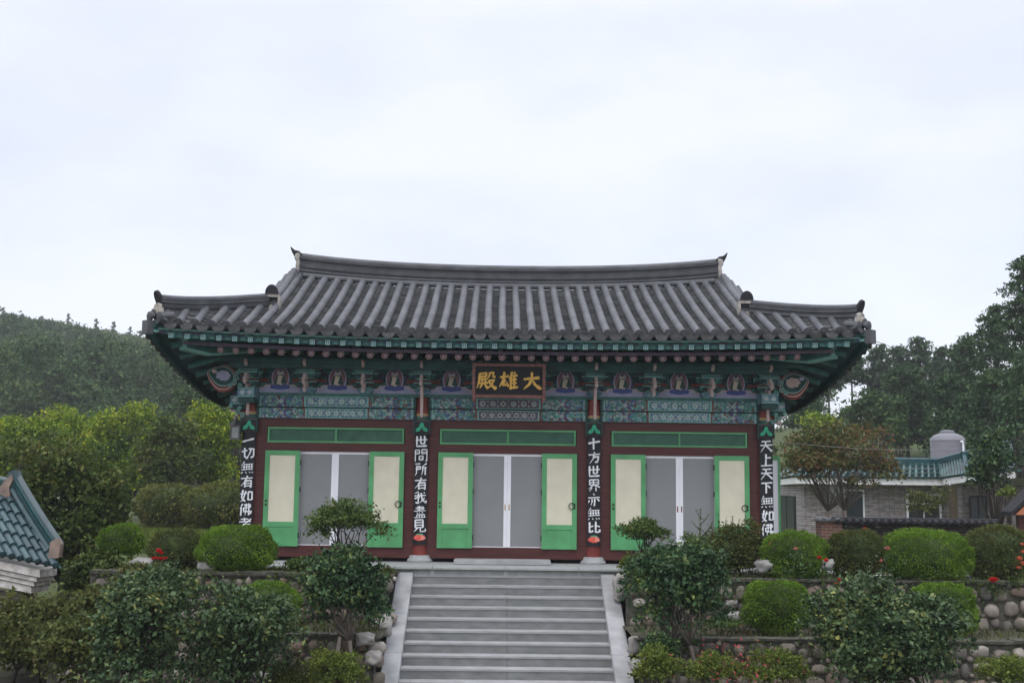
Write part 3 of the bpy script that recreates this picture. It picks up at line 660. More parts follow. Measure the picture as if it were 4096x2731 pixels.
def panel(x, with_figure=True):
    mb = MB(); z0 = UB1+.056; y = .02
    pts = [(-.50, z0), (.50, z0), (.50, z0+.085), (.32, z0+.10), (.27, z0+.15), (-.27, z0+.15), (-.32, z0+.10), (-.50, z0+.085)]
    big = [(-.52, z0+.001), (.52, z0+.001), (.52, z0+.60), (-.52, z0+.60)]
    mb.prism([(x+a, b) for a, b in big], y+.02, y+.06, 3)
    for e in (-1, 1):
        for q_, (bx, bw, bz0, bz1, mi_) in enumerate(((.36, .13, .13, .19, 4), (.34, .12, .21, .27, 5), (.36, .14, .29, .37, 6), (.25, .10, .39, .45, 4), (.40, .11, .40, .46, 5))):
            mb.prism([(x+e*bx-bw, z0+bz0), (x+e*bx+bw, z0+bz0), (x+e*bx+bw*.9, z0+bz1), (x+e*bx-bw*.9, z0+bz1)], y+.004-.002*q_, y+.02, mi_)
    mb.prism([(x-.30, z0+.46), (x+.30, z0+.46), (x+.26, z0+.50), (x-.26, z0+.50)], y-.004, y+.02, 4)
    mb.prism([(x+a, b) for a, b in pts], y-.004, y+.02, 1)
    for (a, b), (c, d) in zip(pts[2:-1], pts[3:]):
        dv = Vector((c-a, 0, d-b)).normalized(); nn = Vector((dv.z, 0, -dv.x))*.011
        mb.prism([(x+a-nn.x, b-nn.z), (x+c-nn.x, d-nn.z), (x+c+nn.x, d+nn.z), (x+a+nn.x, b+nn.z)], y-.010, y-.005, 2)
    o = mb.build('painted_panel', [M['teal_d'], M['lilac'], M['pink'], M['brackpat'], M['teal'], M['redp'], M['fasciapat']], hall)
    if not with_figure: return
    mb = MB(); f = y-.012; zc = z0+.105; x_, x = x, 0.0
    mb.prism([(x+a, b) for a, b in ell(0, zc+.16, .128, .20, 20)], f, f+.03, 0)               # body halo
    mb.prism([(x+a, b) for a, b in ell(0, zc+.16, .112, .18, 20)], f-.003, f, 8)
    mb.prism([(x+a, b) for a, b in ell(0, zc+.255, .052, .058, 16)], f-.005, f-.003, 0)
    mb.prism([(x-.075, zc+.03), (x+.075, zc+.03), (x+.085, zc+.09), (x+.05, zc+.20), (x+.018, zc+.225), (x-.018, zc+.225), (x-.05, zc+.20), (x-.085, zc+.09)], f-.008, f-.005, 2)   # robe
    mb.prism([(x-.05, zc+.06), (x+.0, zc+.05), (x+.035, zc+.2), (x-.03, zc+.215)], f-.011, f-.008, 3)
    mb.prism([(x-.10, zc+.015), (x+.10, zc+.015), (x+.075, zc+.07), (x-.075, zc+.07)], f-.010, f-.008, 1)
    mb.prism([(x+a, b) for a, b in ell(0, zc+.262, .032, .042, 12)], f-.011, f-.008, 3)                 # head
    mb.prism([(x+a, b) for a, b in ell(0, zc+.285, .022, .022, 10)], f-.0135, f-.011, 6)
    mb.prism([(x+a, b) for a, b in ell(.015, zc+.055, .022, .012, 8)], f-.0135, f-.011, 7)
    for k in range(7):                                                                                   # lotus seat
        u = (k-3)/3; mb.prism([(x+a, b) for a, b in ell(u*.105, zc-.005+.015*abs(u), .036, .036, 10)], f-.014-.001*(k % 2), f-.011, 4)
    mb.v = [(x_+v[0]*1.34, v[1], zc+(v[2]-zc)*1.10) for v in mb.v]
    mb.build('painted_figure', [M['lilac'], M['purple'], M['teal_d'], M['skin'], M['blue'], M['redp'], M['blue'], M['pale'], M['halo']], o, fix=False)
for b in range(3):
    for k in range(3):
        panel(BX[b]+3.25*(k+.5)/3, not (b == 1 and k == 1))
# ------------------------------------------------------------------ carved corners
def spiral(mb, x, z, y, r, turns, a0, sg, w=.011, mi=0):
    pts = []
    for k in range(22):
        t = k/21; a = a0+sg*turns*2*PI*t; rr = r*(1-.78*t); pts.append((x+rr*math.cos(a), y, z+rr*math.sin(a)))
    mb.tube(pts, w, 6, mi)
for s in (-1, 1):
    mb = MB(); Y0 = -.16
    def eyeshape(cx, cz, a, h, rot, n=22):
        out = []
        for k in range(n):
            t = 2*PI*k/n; u, v = a*math.cos(t), h*math.sin(t)*(1-.45*max(0, math.cos(t)))
            out.append((cx+s*(u*math.cos(rot)-v*math.sin(rot)), cz+u*math.sin(rot)+v*math.cos(rot)))
        return out
    for j, (a, h, mi, cx, cz) in enumerate(((.30, .27, 0, 5.40, 3.285), (.285, .235, 1, 5.41, 3.300), (.272, .218, 0, 5.41, 3.305), (.250, .190, 2, 5.41, 3.320), (.235, .170, 3, 5.41, 3.322), (.13, .095, 4, 5.37, 3.33))):
        mb.prism(eyeshape(s*cx, cz, a, h, .32), Y0-.008*j, Y0+.05, mi)
    for k in range(7):
        a = 2*PI*k/7; mb.prism(ell(s*5.37+.10*math.cos(a), 3.33+.065*math.sin(a), .042, .034, 9), Y0-.052-.001*k, Y0, 4)
    mb.prism(ell(s*5.54, 3.405, .05, .035, 9), Y0-.055, Y0, 5)
    for k, (dx, dz, r, sg) in enumerate(((5.12, 3.30, .06, 1), (5.14, 3.19, .055, -1), (5.05, 3.13, .05, 1), (5.08, 3.40, .05, -1), (5.22, 3.14, .04, 1))): spiral(mb, s*dx, dz, Y0-.07, r, 1.4, k, sg*s, .012, 6)
    mb.build('carved_corner_board', [M['redp'], M['pink'], M['teal_l'], M['teal_d'], M['lilac'] if s < 0 else M['pink'], M['pink'] if s < 0 else M['lilac'], M['teal_l']], hall, fix=False)
    # crossing beam ends with star paintings and pale undersides
    mb = MB()
    for (xa, xb, y0, y1, z0, z1) in ((4.95, 5.24, -.10, .12, 2.80, 2.955), (4.72, 5.03, -.46, .0, 2.915, 3.085)):
        x0, x1 = sorted((s*xa, s*xb)); mb.box(x0, x1, y0, y1, z0, z1, 0)
        mb.box(x0-.003, x1+.003, y0-.006, y0, z0, z0+.018, 1); mb.box(x0-.003, x1+.003, y0-.006, y0, z1-.012, z1, 1)
        for k in (.28, .72): star(mb, x0+(x1-x0)*k, (z0+z1)/2, y0-.007, .055, 2, 8)
        mb.box(x0+.01, x1-.01, y0+.02, y1, z0-.10, z0-.003, 4)
    for k, (dx, dz, r, sg) in enumerate(((5.20, 2.70, .055, 1), (5.10, 2.66, .06, -1), (5.02, 2.60, .05, 1), (5.13, 2.56, .05, -1), (5.06, 2.73, .04, 1), (5.24, 2.76, .035, -1))): spiral(mb, s*dx, dz, -.06-.004*k, r, 1.5, k*1.1, sg*s, .012, 1 if k % 3 else 5)
    mb.prism([(s*4.98, 2.78), (s*5.2, 2.78), (s*5.1, 2.58), (s*4.98, 2.52)], .0, .05, 6)
    mb.build('beam_end', [M['bluepat'], M['teal_l'], M['pale'], M['pale'], M['teal_d'], M['pink'], M['redp']], hall, fix=False)
    # side eave brackets seen under the corner
    mb = MB()
    for k in range(3):
        mb.prism([(s*(4.98+.12*k), 3.15+.14*k), (s*(5.2+.12*k), 3.2+.14*k), (s*(5.3+.12*k), 3.33+.14*k), (s*(4.98+.1*k), 3.28+.14*k)], -.1+.02*k, -.03+.02*k, k % 2)
    mb.prism([(s*5.3, 3.55), (s*5.02, 3.48), (s*5.08, 3.62), (s*5.25, 3.72)], -.12, .02, 2)
    mb.box(min(s*4.9, s*5.25), max(s*4.9, s*5.25), .03, 4.6, 2.95, 3.75, 3)
    mb.build('corner_bracket', [M['teal'], M['pink'], M['redp'], M['brackpat']], hall)
# ------------------------------------------------------------------ lettering
STROKES = {
 '一': '03-95', '切': '06-47 29-22-51 58-98-92-71 78-64-30<', '無': '29-06< 27-97 05-95 27-23 47-43 67-63 87-83 03-93 11-00 31-40 61-70 81-90', '有': '07-97 59-34-01< 35-30 35-85-80-70 33-83 31-81',
 '如': '29-13-40 48-21-00< 06-56 67-61 67-97-91 61-91', '佛': '29-05< 16-10 38-88-86 36-86 36-33-93-81 59-55-40< 79-70', '者': '18-78 49-46 06-96 98-01< 34-30 34-84-80 32-82 30-80',
 '世': '06-96 19-11-91 49-43 79-73 43-73', '間': '09-00 09-39-36 07-37 06-36 59-99-90-80 59-56 57-97 56-96 34-31 34-64-61 32-62 31-61', '所': '09-49 17-47-45-15 17-12-00< 99-67< 67-63-50< 66-96 86-80',
 '我': '39-08< 06-96 38-30-11 04-45 58-63-90-92 84-40< 78-88', '盡': '28-78-76 17-87 26-76 49-45 05-95 24-33 44-43 64-73 22-20 22-82-80 42-40 62-60 00-90', '見': '19-13 19-79-73 17-77 15-75 13-73 33-11-00< 53-50-90-92',
 '十': '05-96 49-40', '方': '49-58 07-97 47-44-10< 45-85-71-51', '界': '19-15 19-89-85 17-87 15-85 49-45 45-02< 45-93 33-10< 63-60', '亦': '49-58 06-96 35-33-20< 55-50-40 14-02< 75-93',
 '比': '19-11-42 15-46 69-61-91-93 95-66', '天': '18-88 05-95 48-45-00< 45-90', '上': '49-40 46-86 00-90', '下': '08-98 48-40 56-74'}
def brush_text(mb, ch, cx, cz, w, h, y, seed):
    """white characters painted stroke by stroke with a broad brush"""
    rr = random.Random(seed); st_ = STROKES[ch].split(); wd = max(.060, min(.115, .128-.0052*len(st_)))
    for n_, s_ in enumerate(st_):
        taper = s_.endswith('<'); P_ = [(int(q[0])/9, int(q[1])/9) for q in s_.rstrip('<').split('-')]
        P_ = [(u+rr.uniform(-.018, .018), v+.07*(u-.5)+rr.uniform(-.015, .015)) for u, v in P_]; pts = []
        for (a, b) in zip(P_[:-1], P_[1:]): pts += [(a[0]+(b[0]-a[0])*q/5, a[1]+(b[1]-a[1])*q/5) for q in range(5)]
        pts.append(P_[-1]); m_ = len(pts); lft, rgt = [], []; flat = abs(P_[-1][1]-P_[0][1]) < .15
        V_ = [Vector((cx+(u-.5)*w, cz+(v-.5)*h)) for u, v in pts]
        for i, p in enumerate(V_):
            d = (V_[min(i+1, m_-1)]-V_[max(0, i-1)]).normalized(); t = i/(m_-1)
            r = wd*w*.62*((.95+.35*abs(2*t-1)**2) if not taper else (1.15-.85*t))*(.82 if flat else 1.05)*(1+.12*math.sin(2.1*i+n_*1.7))
            if i in (0, m_-1): r *= .8
            nn = Vector((-d.y, d.x)); lft.append(p+nn*r); rgt.append(p-nn*r)
        yy = y-.0006*n_
        for i in range(m_-1): mb.add([(lft[i].x, yy, lft[i].y), (lft[i+1].x, yy, lft[i+1].y), (rgt[i+1].x, yy, rgt[i+1].y), (rgt[i].x, yy, rgt[i].y)], [(0, 1, 2, 3)])
        poly = lft+rgt[::-1]; k_ = len(poly)
        mb.add([(q.x, yy, q.y) for q in poly]+[(q.x, y+.006, q.y) for q in poly], [(i, (i+1) % k_, (i+1) % k_+k_, i+k_) for i in range(k_)])
TEXTS = ['一切無有如佛者', '世間所有我盡見', '十方世界亦無比', '天上天下無如佛']
YP = -.075
LBL = ['black column plaque lettered in white, leftmost one, its foot hidden by a clipped shrub', 'black column plaque lettered in white with a coral lotus, left of the middle door',
       'black column plaque lettered in white with a coral lotus, right of the middle door', 'black column plaque lettered in white, rightmost one, beside the white open side door']
for i, x in enumerate(BX):
    pt = thing('column_plaque', LBL[i], 'plaque', (x, YP, .23), 'black lettered plaques hung on the hall columns')
    zb, zt = 0.0, 2.31
    mb = MB(); pts = []
    for k in range(9):                                # gently curved to the column
        a = -1+2*k/8; pts.append((a*.128, .035*a*a))
    vs = [(u, v, z) for z in (zb, zt-.26) for u, v in pts]+[(u, v+.03, z) for z in (zb, zt-.26) for u, v in pts]
    mb.add(vs, [(k, k+1, k+10, k+9) for k in range(8)]+[(k+18, k+27, k+28, k+19) for k in range(8)]+[(0, 9, 27, 18), (8, 26, 35, 17)]+[tuple(list(range(9))+list(range(26, 17, -1))), tuple(list(range(9, 18))+list(range(35, 26, -1)))])
    mb.build('board', M['board'], pt)
    mb = MB(); mb.box(-.142, .142, -.012, .05, zt-.262, zt, 0)
    for e in (-1, 1): mb.box(e*.150-.010, e*.150+.010, -.02, .05, zt-.27, zt+.005, 1)
    for k in range(9): mb.box(-.13+k*.0315, -.118+k*.0315, -.016, -.011, zt-.018, zt-.008, 2)
    mb.build('head_board', [M['board'], M['teal_d'], M['teal_l']], pt)
    mb = MB(); zc = zt-.135                           # green trefoil
    mb.prism(ell(0, zc+.045, .040, .05, 12), -.024, -.014, 0)
    for e in (-1, 1):
        mb.prism([(e*(.062+.052*math.cos(k*PI/6)*1.0), zc-.035+.040*math.sin(k*PI/6)-.02*math.cos(k*PI/6)) for k in range(12)], -.023, -.014, 0)
        mb.prism([(0, zc+.05), (e*.04, zc+.03), (e*.07, zc-.0), (e*.03, zc-.02), (0, zc+.02)], -.022, -.014, 0)
    mb.build('trefoil_emblem', M['leafgreen'], pt, fix=False)
    mb = MB(); chs = TEXTS[i]
    z0_, z1_ = zt-.40, .35
    for k, ch in enumerate(chs):
        z = z0_+(z1_-z0_)*k/6
        brush_text(mb, ch, 0, z, .215, .215, -.012, i*7+k)
    mb.build('lettering', M['letter'], pt, fix=False)
    mb = MB(); zc = .125                              # lotus
    for k, (a, r) in enumerate(((-1.2, .10), (1.2, .10), (-.8, .105), (.8, .105), (-.38, .10), (.38, .10), (0, .095))):
        c, s_ = math.sin(a), math.cos(a)
        pts = [(0, 0), (.027, r*.45), (.02, r*.8), (0, r), (-.02, r*.8), (-.027, r*.45)]
        mb.prism([((u*s_+v*c)*1.25, zc-.03+(-u*c+v*s_)) for u, v in pts], -.014-.0015*k, -.004, k % 2)
    mb.prism(ell(0, zc+.062, .07, .02, 14), -.010, -.003, 2)
    mb.prism([(-.06, zc-.035), (.06, zc-.035), (.03, zc-.052), (-.03, zc-.052)], -.022, -.003, 0)
    mb.build('lotus_emblem', [M['lotus'], M['lotus_l'], M['leafgreen']], pt, fix=False)
# name plaque, leaning forward under the eave
np_ = thing('name_plaque', 'black name plaque with three gold characters in a brown frame under the eave', 'signboard', (0, 0, 0))
PC = Vector((.0, -.80, 3.25)); PR = Matrix.Translation(PC) @ Matrix.Rotation(math.radians(12), 4, 'X')
PW, PH = .615, .262
def xf(mb, mtx):
    mb.v = [tuple(mtx @ Vector(v)) for v in mb.v]; return mb
mb = MB(); mb.box(-PW, PW, 0, .03, -PH, PH); xf(mb, PR).build('board', M['board'], np_)
mb = MB()
for e in (-1, 1):
    mb.box(e*(PW+.028)-.028, e*(PW+.028)+.028, -.05, .035, -PH-.13, PH+.055)
mb.box(-PW-.056, PW+.056, -.055, .03, -PH-.055, -PH-.0); mb.box(-PW-.056, PW+.056, -.045, .03, PH, PH+.05)
for e in (-1, 1): mb.tube([(e*.5, .02, PH+.03), (e*.5, .35, PH+.25)], .01, 6)
xf(mb, PR).build('frame', M['brownframe'], np_)
mb = MB()
GOLD = {
 '大': [[(.04, .60, .07), (.30, .63, .085), (.93, .70, .11)], [(.50, 1.0, .09), (.50, .62, .10), (.36, .30, .10), (.03, .0, .03)], [(.52, .60, .07), (.68, .28, .10), (1.0, .04, .13), (1.03, .0, .03)]],
 '雄': [[(.0, .70, .07), (.48, .77, .10)], [(.24, 1.0, .09), (.20, .60, .10), (-.03, .12, .03)], [(.29, .56, .08), (.15, .22, .08), (.42, .28, .07)], [(.36, .44, .05), (.47, .14, .10)], [(.68, 1.02, .10), (.62, .84, .08), (.50, .62, .03)], [(.78, 1.04, .05), (.85, .88, .10)], [(.61, .78, .09), (.60, -.02, .10)], [(.60, .78, .06), (.98, .82, .085)], [(.62, .56, .05), (.94, .59, .075)], [(.62, .34, .05), (.94, .37, .075)], [(.58, .07, .07), (1.02, .13, .095)], [(.79, .80, .075), (.79, .10, .085)]],
 '殿': [[(.10, .88, .07), (.52, .95, .085)], [(.50, .94, .08), (.48, .74, .07)], [(.12, .72, .06), (.50, .76, .07)], [(.11, .92, .09), (.10, .50, .10), (-.04, .02, .03)], [(.16, .54, .06), (.56, .60, .08)], [(.26, .68, .07), (.25, .34, .075)], [(.43, .70, .07), (.42, .36, .075)], [(.12, .31, .07), (.58, .37, .085)], [(.26, .27, .09), (.12, .04, .04)], [(.40, .28, .06), (.54, .06, .10)], [(.68, .98, .08), (.66, .78, .08), (.55, .62, .03)], [(.68, .95, .06), (.88, .98, .08), (.86, .74, .07), (1.0, .72, .08)], [(.60, .48, .06), (.92, .54, .08), (.76, .22, .09), (.50, -.02, .03)], [(.62, .44, .06), (.80, .20, .10), (1.06, .0, .13)]]}
def brushed(mb, ch, cx, cz, w, h, y, mi=0):
    """gold characters as separate brush strokes with swelling width"""
    for n_, stq in enumerate(GOLD[ch]):
        pts = []
        for (a, b) in zip(stq[:-1], stq[1:]):
            for q in range(6): t = q/6; pts.append(tuple(a[i]+(b[i]-a[i])*t for i in range(3)))
        pts.append(stq[-1]); P2 = [Vector((cx+(p[0]-.5)*w, cz+(p[1]-.5)*h)) for p in pts]; lft, rgt = [], []
        for i, p in enumerate(P2):
            d = (P2[min(i+1, len(P2)-1)]-P2[max(0, i-1)]).normalized(); nn = Vector((-d.y, d.x)); r = pts[i][2]*w*.74*(1+.18*math.sin(i*1.3+n_))
            if i in (0, len(P2)-1): r *= .75
            lft.append(p+nn*r); rgt.append(p-nn*r)
        d0 = (P2[0]-P2[1]).normalized()*pts[0][2]*w*.4; poly = lft+rgt[::-1]
        yy = y-.0009*n_; m_ = len(lft)
        for i in range(m_-1):
            mb.add([(lft[i].x, yy, lft[i].y), (lft[i+1].x, yy, lft[i+1].y), (rgt[i+1].x, yy, rgt[i+1].y), (rgt[i].x, yy, rgt[i].y)], [(0, 1, 2, 3)], mi)
        mb.add([(q.x, yy, q.y) for q in poly]+[(q.x, y+.012, q.y) for q in poly], [(i, (i+1) % (2*m_), (i+1) % (2*m_)+2*m_, i+2*m_) for i in range(2*m_)], mi)
        mb.add([(P2[0].x+d0.x, yy+.0003, P2[0].y+d0.y), (lft[0].x, yy+.0003, lft[0].y), (rgt[0].x, yy+.0003, rgt[0].y)], [(0, 1, 2)], mi)
for ch, px_ in (('殿', -.41), ('雄', -.0), ('大', .42)): brushed(mb, ch, px_, -.005, .325, .31, -.014)
xf(mb, PR).build('lettering', M['gold'], np_, fix=False)
# small lantern on the left column
ln = thing('wall_lantern', 'small grey box lantern hanging left of the leftmost column plaque', 'lantern', (-5.11, -.10, 2.16))
mb = MB()
for (x, y) in ((-.075, -.075), (.075, -.075), (.075, .075), (-.075, .075)): mb.box(x-.012, x+.012, y-.012, y+.012, 0, .22)
mb.box(-.095, .095, -.095, .095, -.025, 0); mb.box(-.095, .095, -.095, .095, .22, .24)
mb.build('frame', mat('lantern_metal', (.10, .10, .105), .5), ln)
mb = MB(); mb.lathe([(.14, 0), (.10, .05), (.04, .11), (.0, .12)], 4, (0, 0, .24)); mb.lathe([(.02, 0), (.02, .07)], 8, (0, 0, .34)); mb.build('cap', mat('lantern_cap', (.05, .05, .055), .5), ln)
mb = MB(); mb.box(-.066, .066, -.066, .066, .005, .215); mb.build('glass', mat('lantern_glass', (.26, .29, .27), .25), ln)
mb = MB(); mb.box(.07, .22, -.012, .012, .30, .325); mb.build('bracket', M['iron'], ln)
# ------------------------------------------------------------------ stone platform and staircase
pf = thing('stone_platform', 'low grey granite platform under the temple hall with pale jointed edge stones', 'platform', (0, -1.5, -.3))
off = Vector((0, 1.5, .3))
mb = MB(); mb.box(-6.05, 6.05, -1.45, 5.6, -.75, PZ-.03); mb.v = [tuple(Vector(v)+off) for v in mb.v]; mb.build('core', M['platform'], pf)
mb = MB(); xs = [-6.1, -4.9, -3.75, -2.55, -1.30, -.02, 1.26, 2.5, 3.7, 4.9, 6.1]
for a, b in zip(xs[:-1], xs[1:]):
    mb.box(a+.006, b-.006, -1.50, -.95, PZ-.032, PZ, 0); mb.box(a+.04, b-.04, -1.475, -1.44, -.42, PZ-.034, 0)
for x in xs[1:-1]: mb.box(x-.036, x+.036, -1.468, -1.44, -.42, PZ-.034, 1)
mb.box(-6.1, 6.1, -.945, 5.6, PZ-.03, PZ-.004, 0)
mb.v = [tuple(Vector(v)+off) for v in mb.v]
mb.build('edge_stone', [M['platform'], M['joint']], pf)
ss = MB(); ss.box(-.96, .80, -.62, -.16, PZ+.001, PZ+.085)
o = ss.build('door_step', M['granite'], None); bevel(o, .008); tag(o, 'long white granite step in front of the middle door', 'step stone')
st = thing('stone_staircase', 'wide grey granite staircase with white sloping side slabs below the hall', 'staircase', (0, -3, -1.6))
so_ = Vector((0, 3, 1.6)); M['tread'] = mat('skylit_tread_granite', (.30, .30, .305), .75, var=.14, scale=4); RS, TR, SZ, SY = .1535, .30, -.222, -1.50  # treads paler than the risers: skylight on top faces put into the colour
for k in range(11):
    mb = MB(); z1 = SZ-RS*k; yf = SY-TR*k
    for (a, b) in ((-1.66, .0), (.0015, 1.66)):
        x0, x1 = a+so_.x, b+so_.x
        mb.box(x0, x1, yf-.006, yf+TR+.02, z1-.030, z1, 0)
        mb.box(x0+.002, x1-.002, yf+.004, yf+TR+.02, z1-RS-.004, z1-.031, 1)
    mb.v = [tuple(Vector(v)+so_) for v in mb.v]
    s_ = mb.build('step', [M['tread'], M['step']], st)
    mb = MB(); rr = random.Random(k*3+1)
    runs = {9: 46}.get(k, 0)
    for j in range(runs):
        x = {9: rr.choice([rr.uniform(-.36, -.1), rr.uniform(.05, .35), rr.uniform(.32, .78), rr.uniform(.6, .78)]), 8: .22+.045*j, 6: -.22+.05*j}[k]
        w = rr.uniform(.006, .028) if k == 9 else .006
        mb.box(x-w, x+w, yf-.0005, yf+.003, z1-RS*rr.uniform(.55, .98), z1-.035)
    if runs:
        mb.v = [tuple(Vector(v)+so_) for v in mb.v]; mb.build('lime_drips', M['stepdirt'], s_)
mb = MB(); mb.add([Vector(v)+so_ for v in [(-1.62, SY+.1, SZ-.2), (1.62, SY+.1, SZ-.2), (1.62, SY-TR*11, SZ-.2-RS*11), (-1.62, SY-TR*11, SZ-.2-RS*11), (-1.62, SY+.1, -2.4), (1.62, SY+.1, -2.4), (1.62, SY-TR*11, -2.4), (-1.62, SY-TR*11, -2.4)]], [(0, 3, 2, 1), (4, 5, 6, 7), (0, 1, 5, 4), (1, 2, 6, 5), (2, 3, 7, 6), (3, 0, 4, 7)]); mb.build('core', M['step'], st)
def steep(y): return SZ+(y-SY)*RS/TR
for s in (-1, 1):
    mb = MB(); prev = None
    bounds = [SY+.12, -2.66, -3.62, -4.36]
    for a, b in zip(bounds[:-1], bounds[1:]):
        xi, xo = s*1.625, s*1.905
        x0, x1 = min(xi, xo), max(xi, xo); vs = []
        for y in (a-.002, b+.002):
            zt = steep(y)+.055
            vs += [(x0, y, zt), (x1, y, zt), (x1, y, -2.3), (x0, y, -2.3)]
        mb.add(vs, [(0, 1, 5, 4), (1, 2, 6, 5), (2, 3, 7, 6), (3, 0, 4, 7), (3, 2, 1, 0), (4, 5, 6, 7)])
    zt = steep(-4.36)+.055
    xi0, xo0, xi1, xo1 = s*1.625, s*1.905, s*1.80, s*2.16
    pts = [(xi0, -4.362), (xo0, -4.362), (xo1, -4.95), (xi1, -4.95)]
    zs = [zt, zt, zt-.09, zt-.09]
    mb.add([(x, y, z) for (x, y), z in zip(pts, zs)]+[(x, y, -2.3) for x, y in pts], [(0, 1, 2, 3), (7, 6, 5, 4), (0, 4, 5, 1), (1, 5, 6, 2), (2, 6, 7, 3), (3, 7, 4, 0)])
    mb.v = [tuple(Vector(v)+so_) for v in mb.v]
    o = mb.build('side_slab', M['granite'], st); bevel(o, .012)
# ------------------------------------------------------------------ ground
M['earth'] = mat('garden_soil', (.055, .045, .032), .95, var=.4, scale=5, bump=.4, dirt=(.03, .035, .018))
M['lawn'] = mat('lawn_ground', (.048, .074, .018), .95, var=.3, scale=1.6, bump=.3, dirt=(.055, .056, .024))
M['hillgrass'] = mat('hill_ground', (.075, .14, .025), .95, var=.35, scale=.12, dirt=(.035, .06, .02))
def sstep(a, b, v):
    t = max(0.0, min(1.0, (v-a)/(b-a))); return t*t*(3-2*t)
def ground_z(x, y):
    z = -.13
    z -= .8*sstep(5.8, 9, x)*sstep(4, 11, y)
    z -= 1.15*(1-sstep(-7.8, -6.8, x))*(1-sstep(2, 8, y))
    z += 6.2*sstep(4, 16, x)*sstep(27, 60, y)*(1-sstep(63, 92, y))
    z += 32*sstep(60, 235, y)*(1-sstep(-120, 40, x))
    z += 1.0*sstep(10, 30, abs(x))*sstep(14, 40, y)
    z += .10*noise.noise(Vector((x*.25, y*.25, 0)))*sstep(7, 14, abs(x)+max(0, y))
    return z
def grid(name, xs, ys, zf, m, kind='structure'):
    vs = [(x, y, zf(x, y)) for y in ys for x in xs]; n = len(xs)
    me = bpy.data.meshes.new(name); me.from_pydata(vs, [], [(j*n+i, j*n+i+1, (j+1)*n+i+1, (j+1)*n+i) for j in range(len(ys)-1) for i in range(n-1)])
    me.materials.append(m); me.polygons.foreach_set('use_smooth', [True]*len(me.polygons))
    o = bpy.data.objects.new(name, me); COL.objects.link(o); o['kind'] = kind; return o
xs = [-250]+list(np.arange(-190, -30, 8))+list(np.arange(-30, 30.1, 1.5))+list(np.arange(36, 140, 8))+[180, 250]
ys = list(np.arange(-1.55, 30, 1.4))+list(np.arange(31, 110, 4))+list(np.arange(114, 330, 9))+[345]
grid('ground', [float(v) for v in xs], [float(v) for v in ys], ground_z, M['lawn'])
bedz = lambda x, y: -.13+.05*noise.noise(Vector((x*.8, y*.8, 3)))
for s in (-1, 1):
    a, b = (-6.7, -1.86) if s < 0 else (1.86, 16)
    xs_ = [float(v) for v in np.linspace(a, b, 40)]
    grid('lower_ground', xs_, [-4.6, -1.45, -1.449], lambda x, y: -1.70 if y < -1.4495 else -.15, M['earth'])
    grid('garden_bed', xs_, [float(v) for v in np.linspace(-3.05, -1.40, 8)], lambda x, y: bedz(x, y)-.03, M['earth'])
    grid('garden_bed', xs_, [float(v) for v in np.linspace(-4.65, -2.85, 8)], lambda x, y: bedz(x, y)-.76, M['earth'])
grid('side_bank', [float(v) for v in np.linspace(-60, -6.6, 40)], [float(v) for v in np.linspace(-4.7, -1.4, 12)], lambda x, y: -1.69+.42*sstep(-4.4, -1.5, y)+1.1*sstep(-7.4, -6.6, x)*sstep(-4.4, -1.5, y)+.05*noise.noise(Vector((x, y, 4))), M['earth'])
grid('lower_ground', [float(v) for v in np.linspace(-60, 60, 50)], [float(v) for v in list(np.linspace(-14, -4.5, 12))+[-4.4]][::1], lambda x, y: -1.70+.03*noise.noise(Vector((x, y, 1))), M['earth'])
grid('lower_slope', [float(v) for v in np.linspace(-60, 60, 20)], [-60.0, -40.0, -28.0, -20.0, -13.98], lambda x, y: -1.70-(min(-14, y)+14)*-.12 if y < -14 else -1.705, M['earth'])
# ------------------------------------------------------------------ boulder walls
M['wallmortar'] = mat('dark_wall_mortar', (.075, .070, .058), .95, var=.35, scale=9, bump=.9, dirt=(.022, .026, .014))
M['cobble'] = island_mat('wall_cobble', [(.14, .12, .095), (.31, .27, .22), (.11, .10, .095), (.22, .195, .17), (.18, .12, .09), (.40, .37, .33)], rough=.85, scale=7)
M['boulder'] = island_mat('boulder_stone', [(.30, .26, .21), (.40, .36, .30), (.26, .24, .23), (.44, .42, .39)], rough=.9, scale=4.5, bump=.5)
_ico = bmesh.new(); bmesh.ops.create_icosphere(_ico, subdivisions=3, radius=1); ICO_V = [v.co.copy() for v in _ico.verts]; ICO_F = [tuple(v.index for v in f.verts) for f in _ico.faces]; _ico.free()
_ico = bmesh.new(); bmesh.ops.create_icosphere(_ico, subdivisions=2, radius=1); ICO2_V = [v.co.copy() for v in _ico.verts]; ICO2_F = [tuple(v.index for v in f.verts) for f in _ico.faces]; _ico.free()
def rock(mb, c, r, seed, rough=.22, mi=0, low=False, facet=1.0):
    vs = []
    for v in (ICO2_V if low else ICO_V):
        k = 1+rough*noise.noise(v*1.3+Vector((seed*5.1, seed, -seed)))+rough*.4*noise.noise(v*3.1+Vector((seed, 0, seed*2)))
        q = Vector([max(-.86, min(.86, t)) if facet else t for t in v])*k
        vs.append((c[0]+q.x*r[0], c[1]+q.y*r[1], c[2]+q.z*r[2]))
    mb.add(vs, ICO2_F if low else ICO_F, mi)
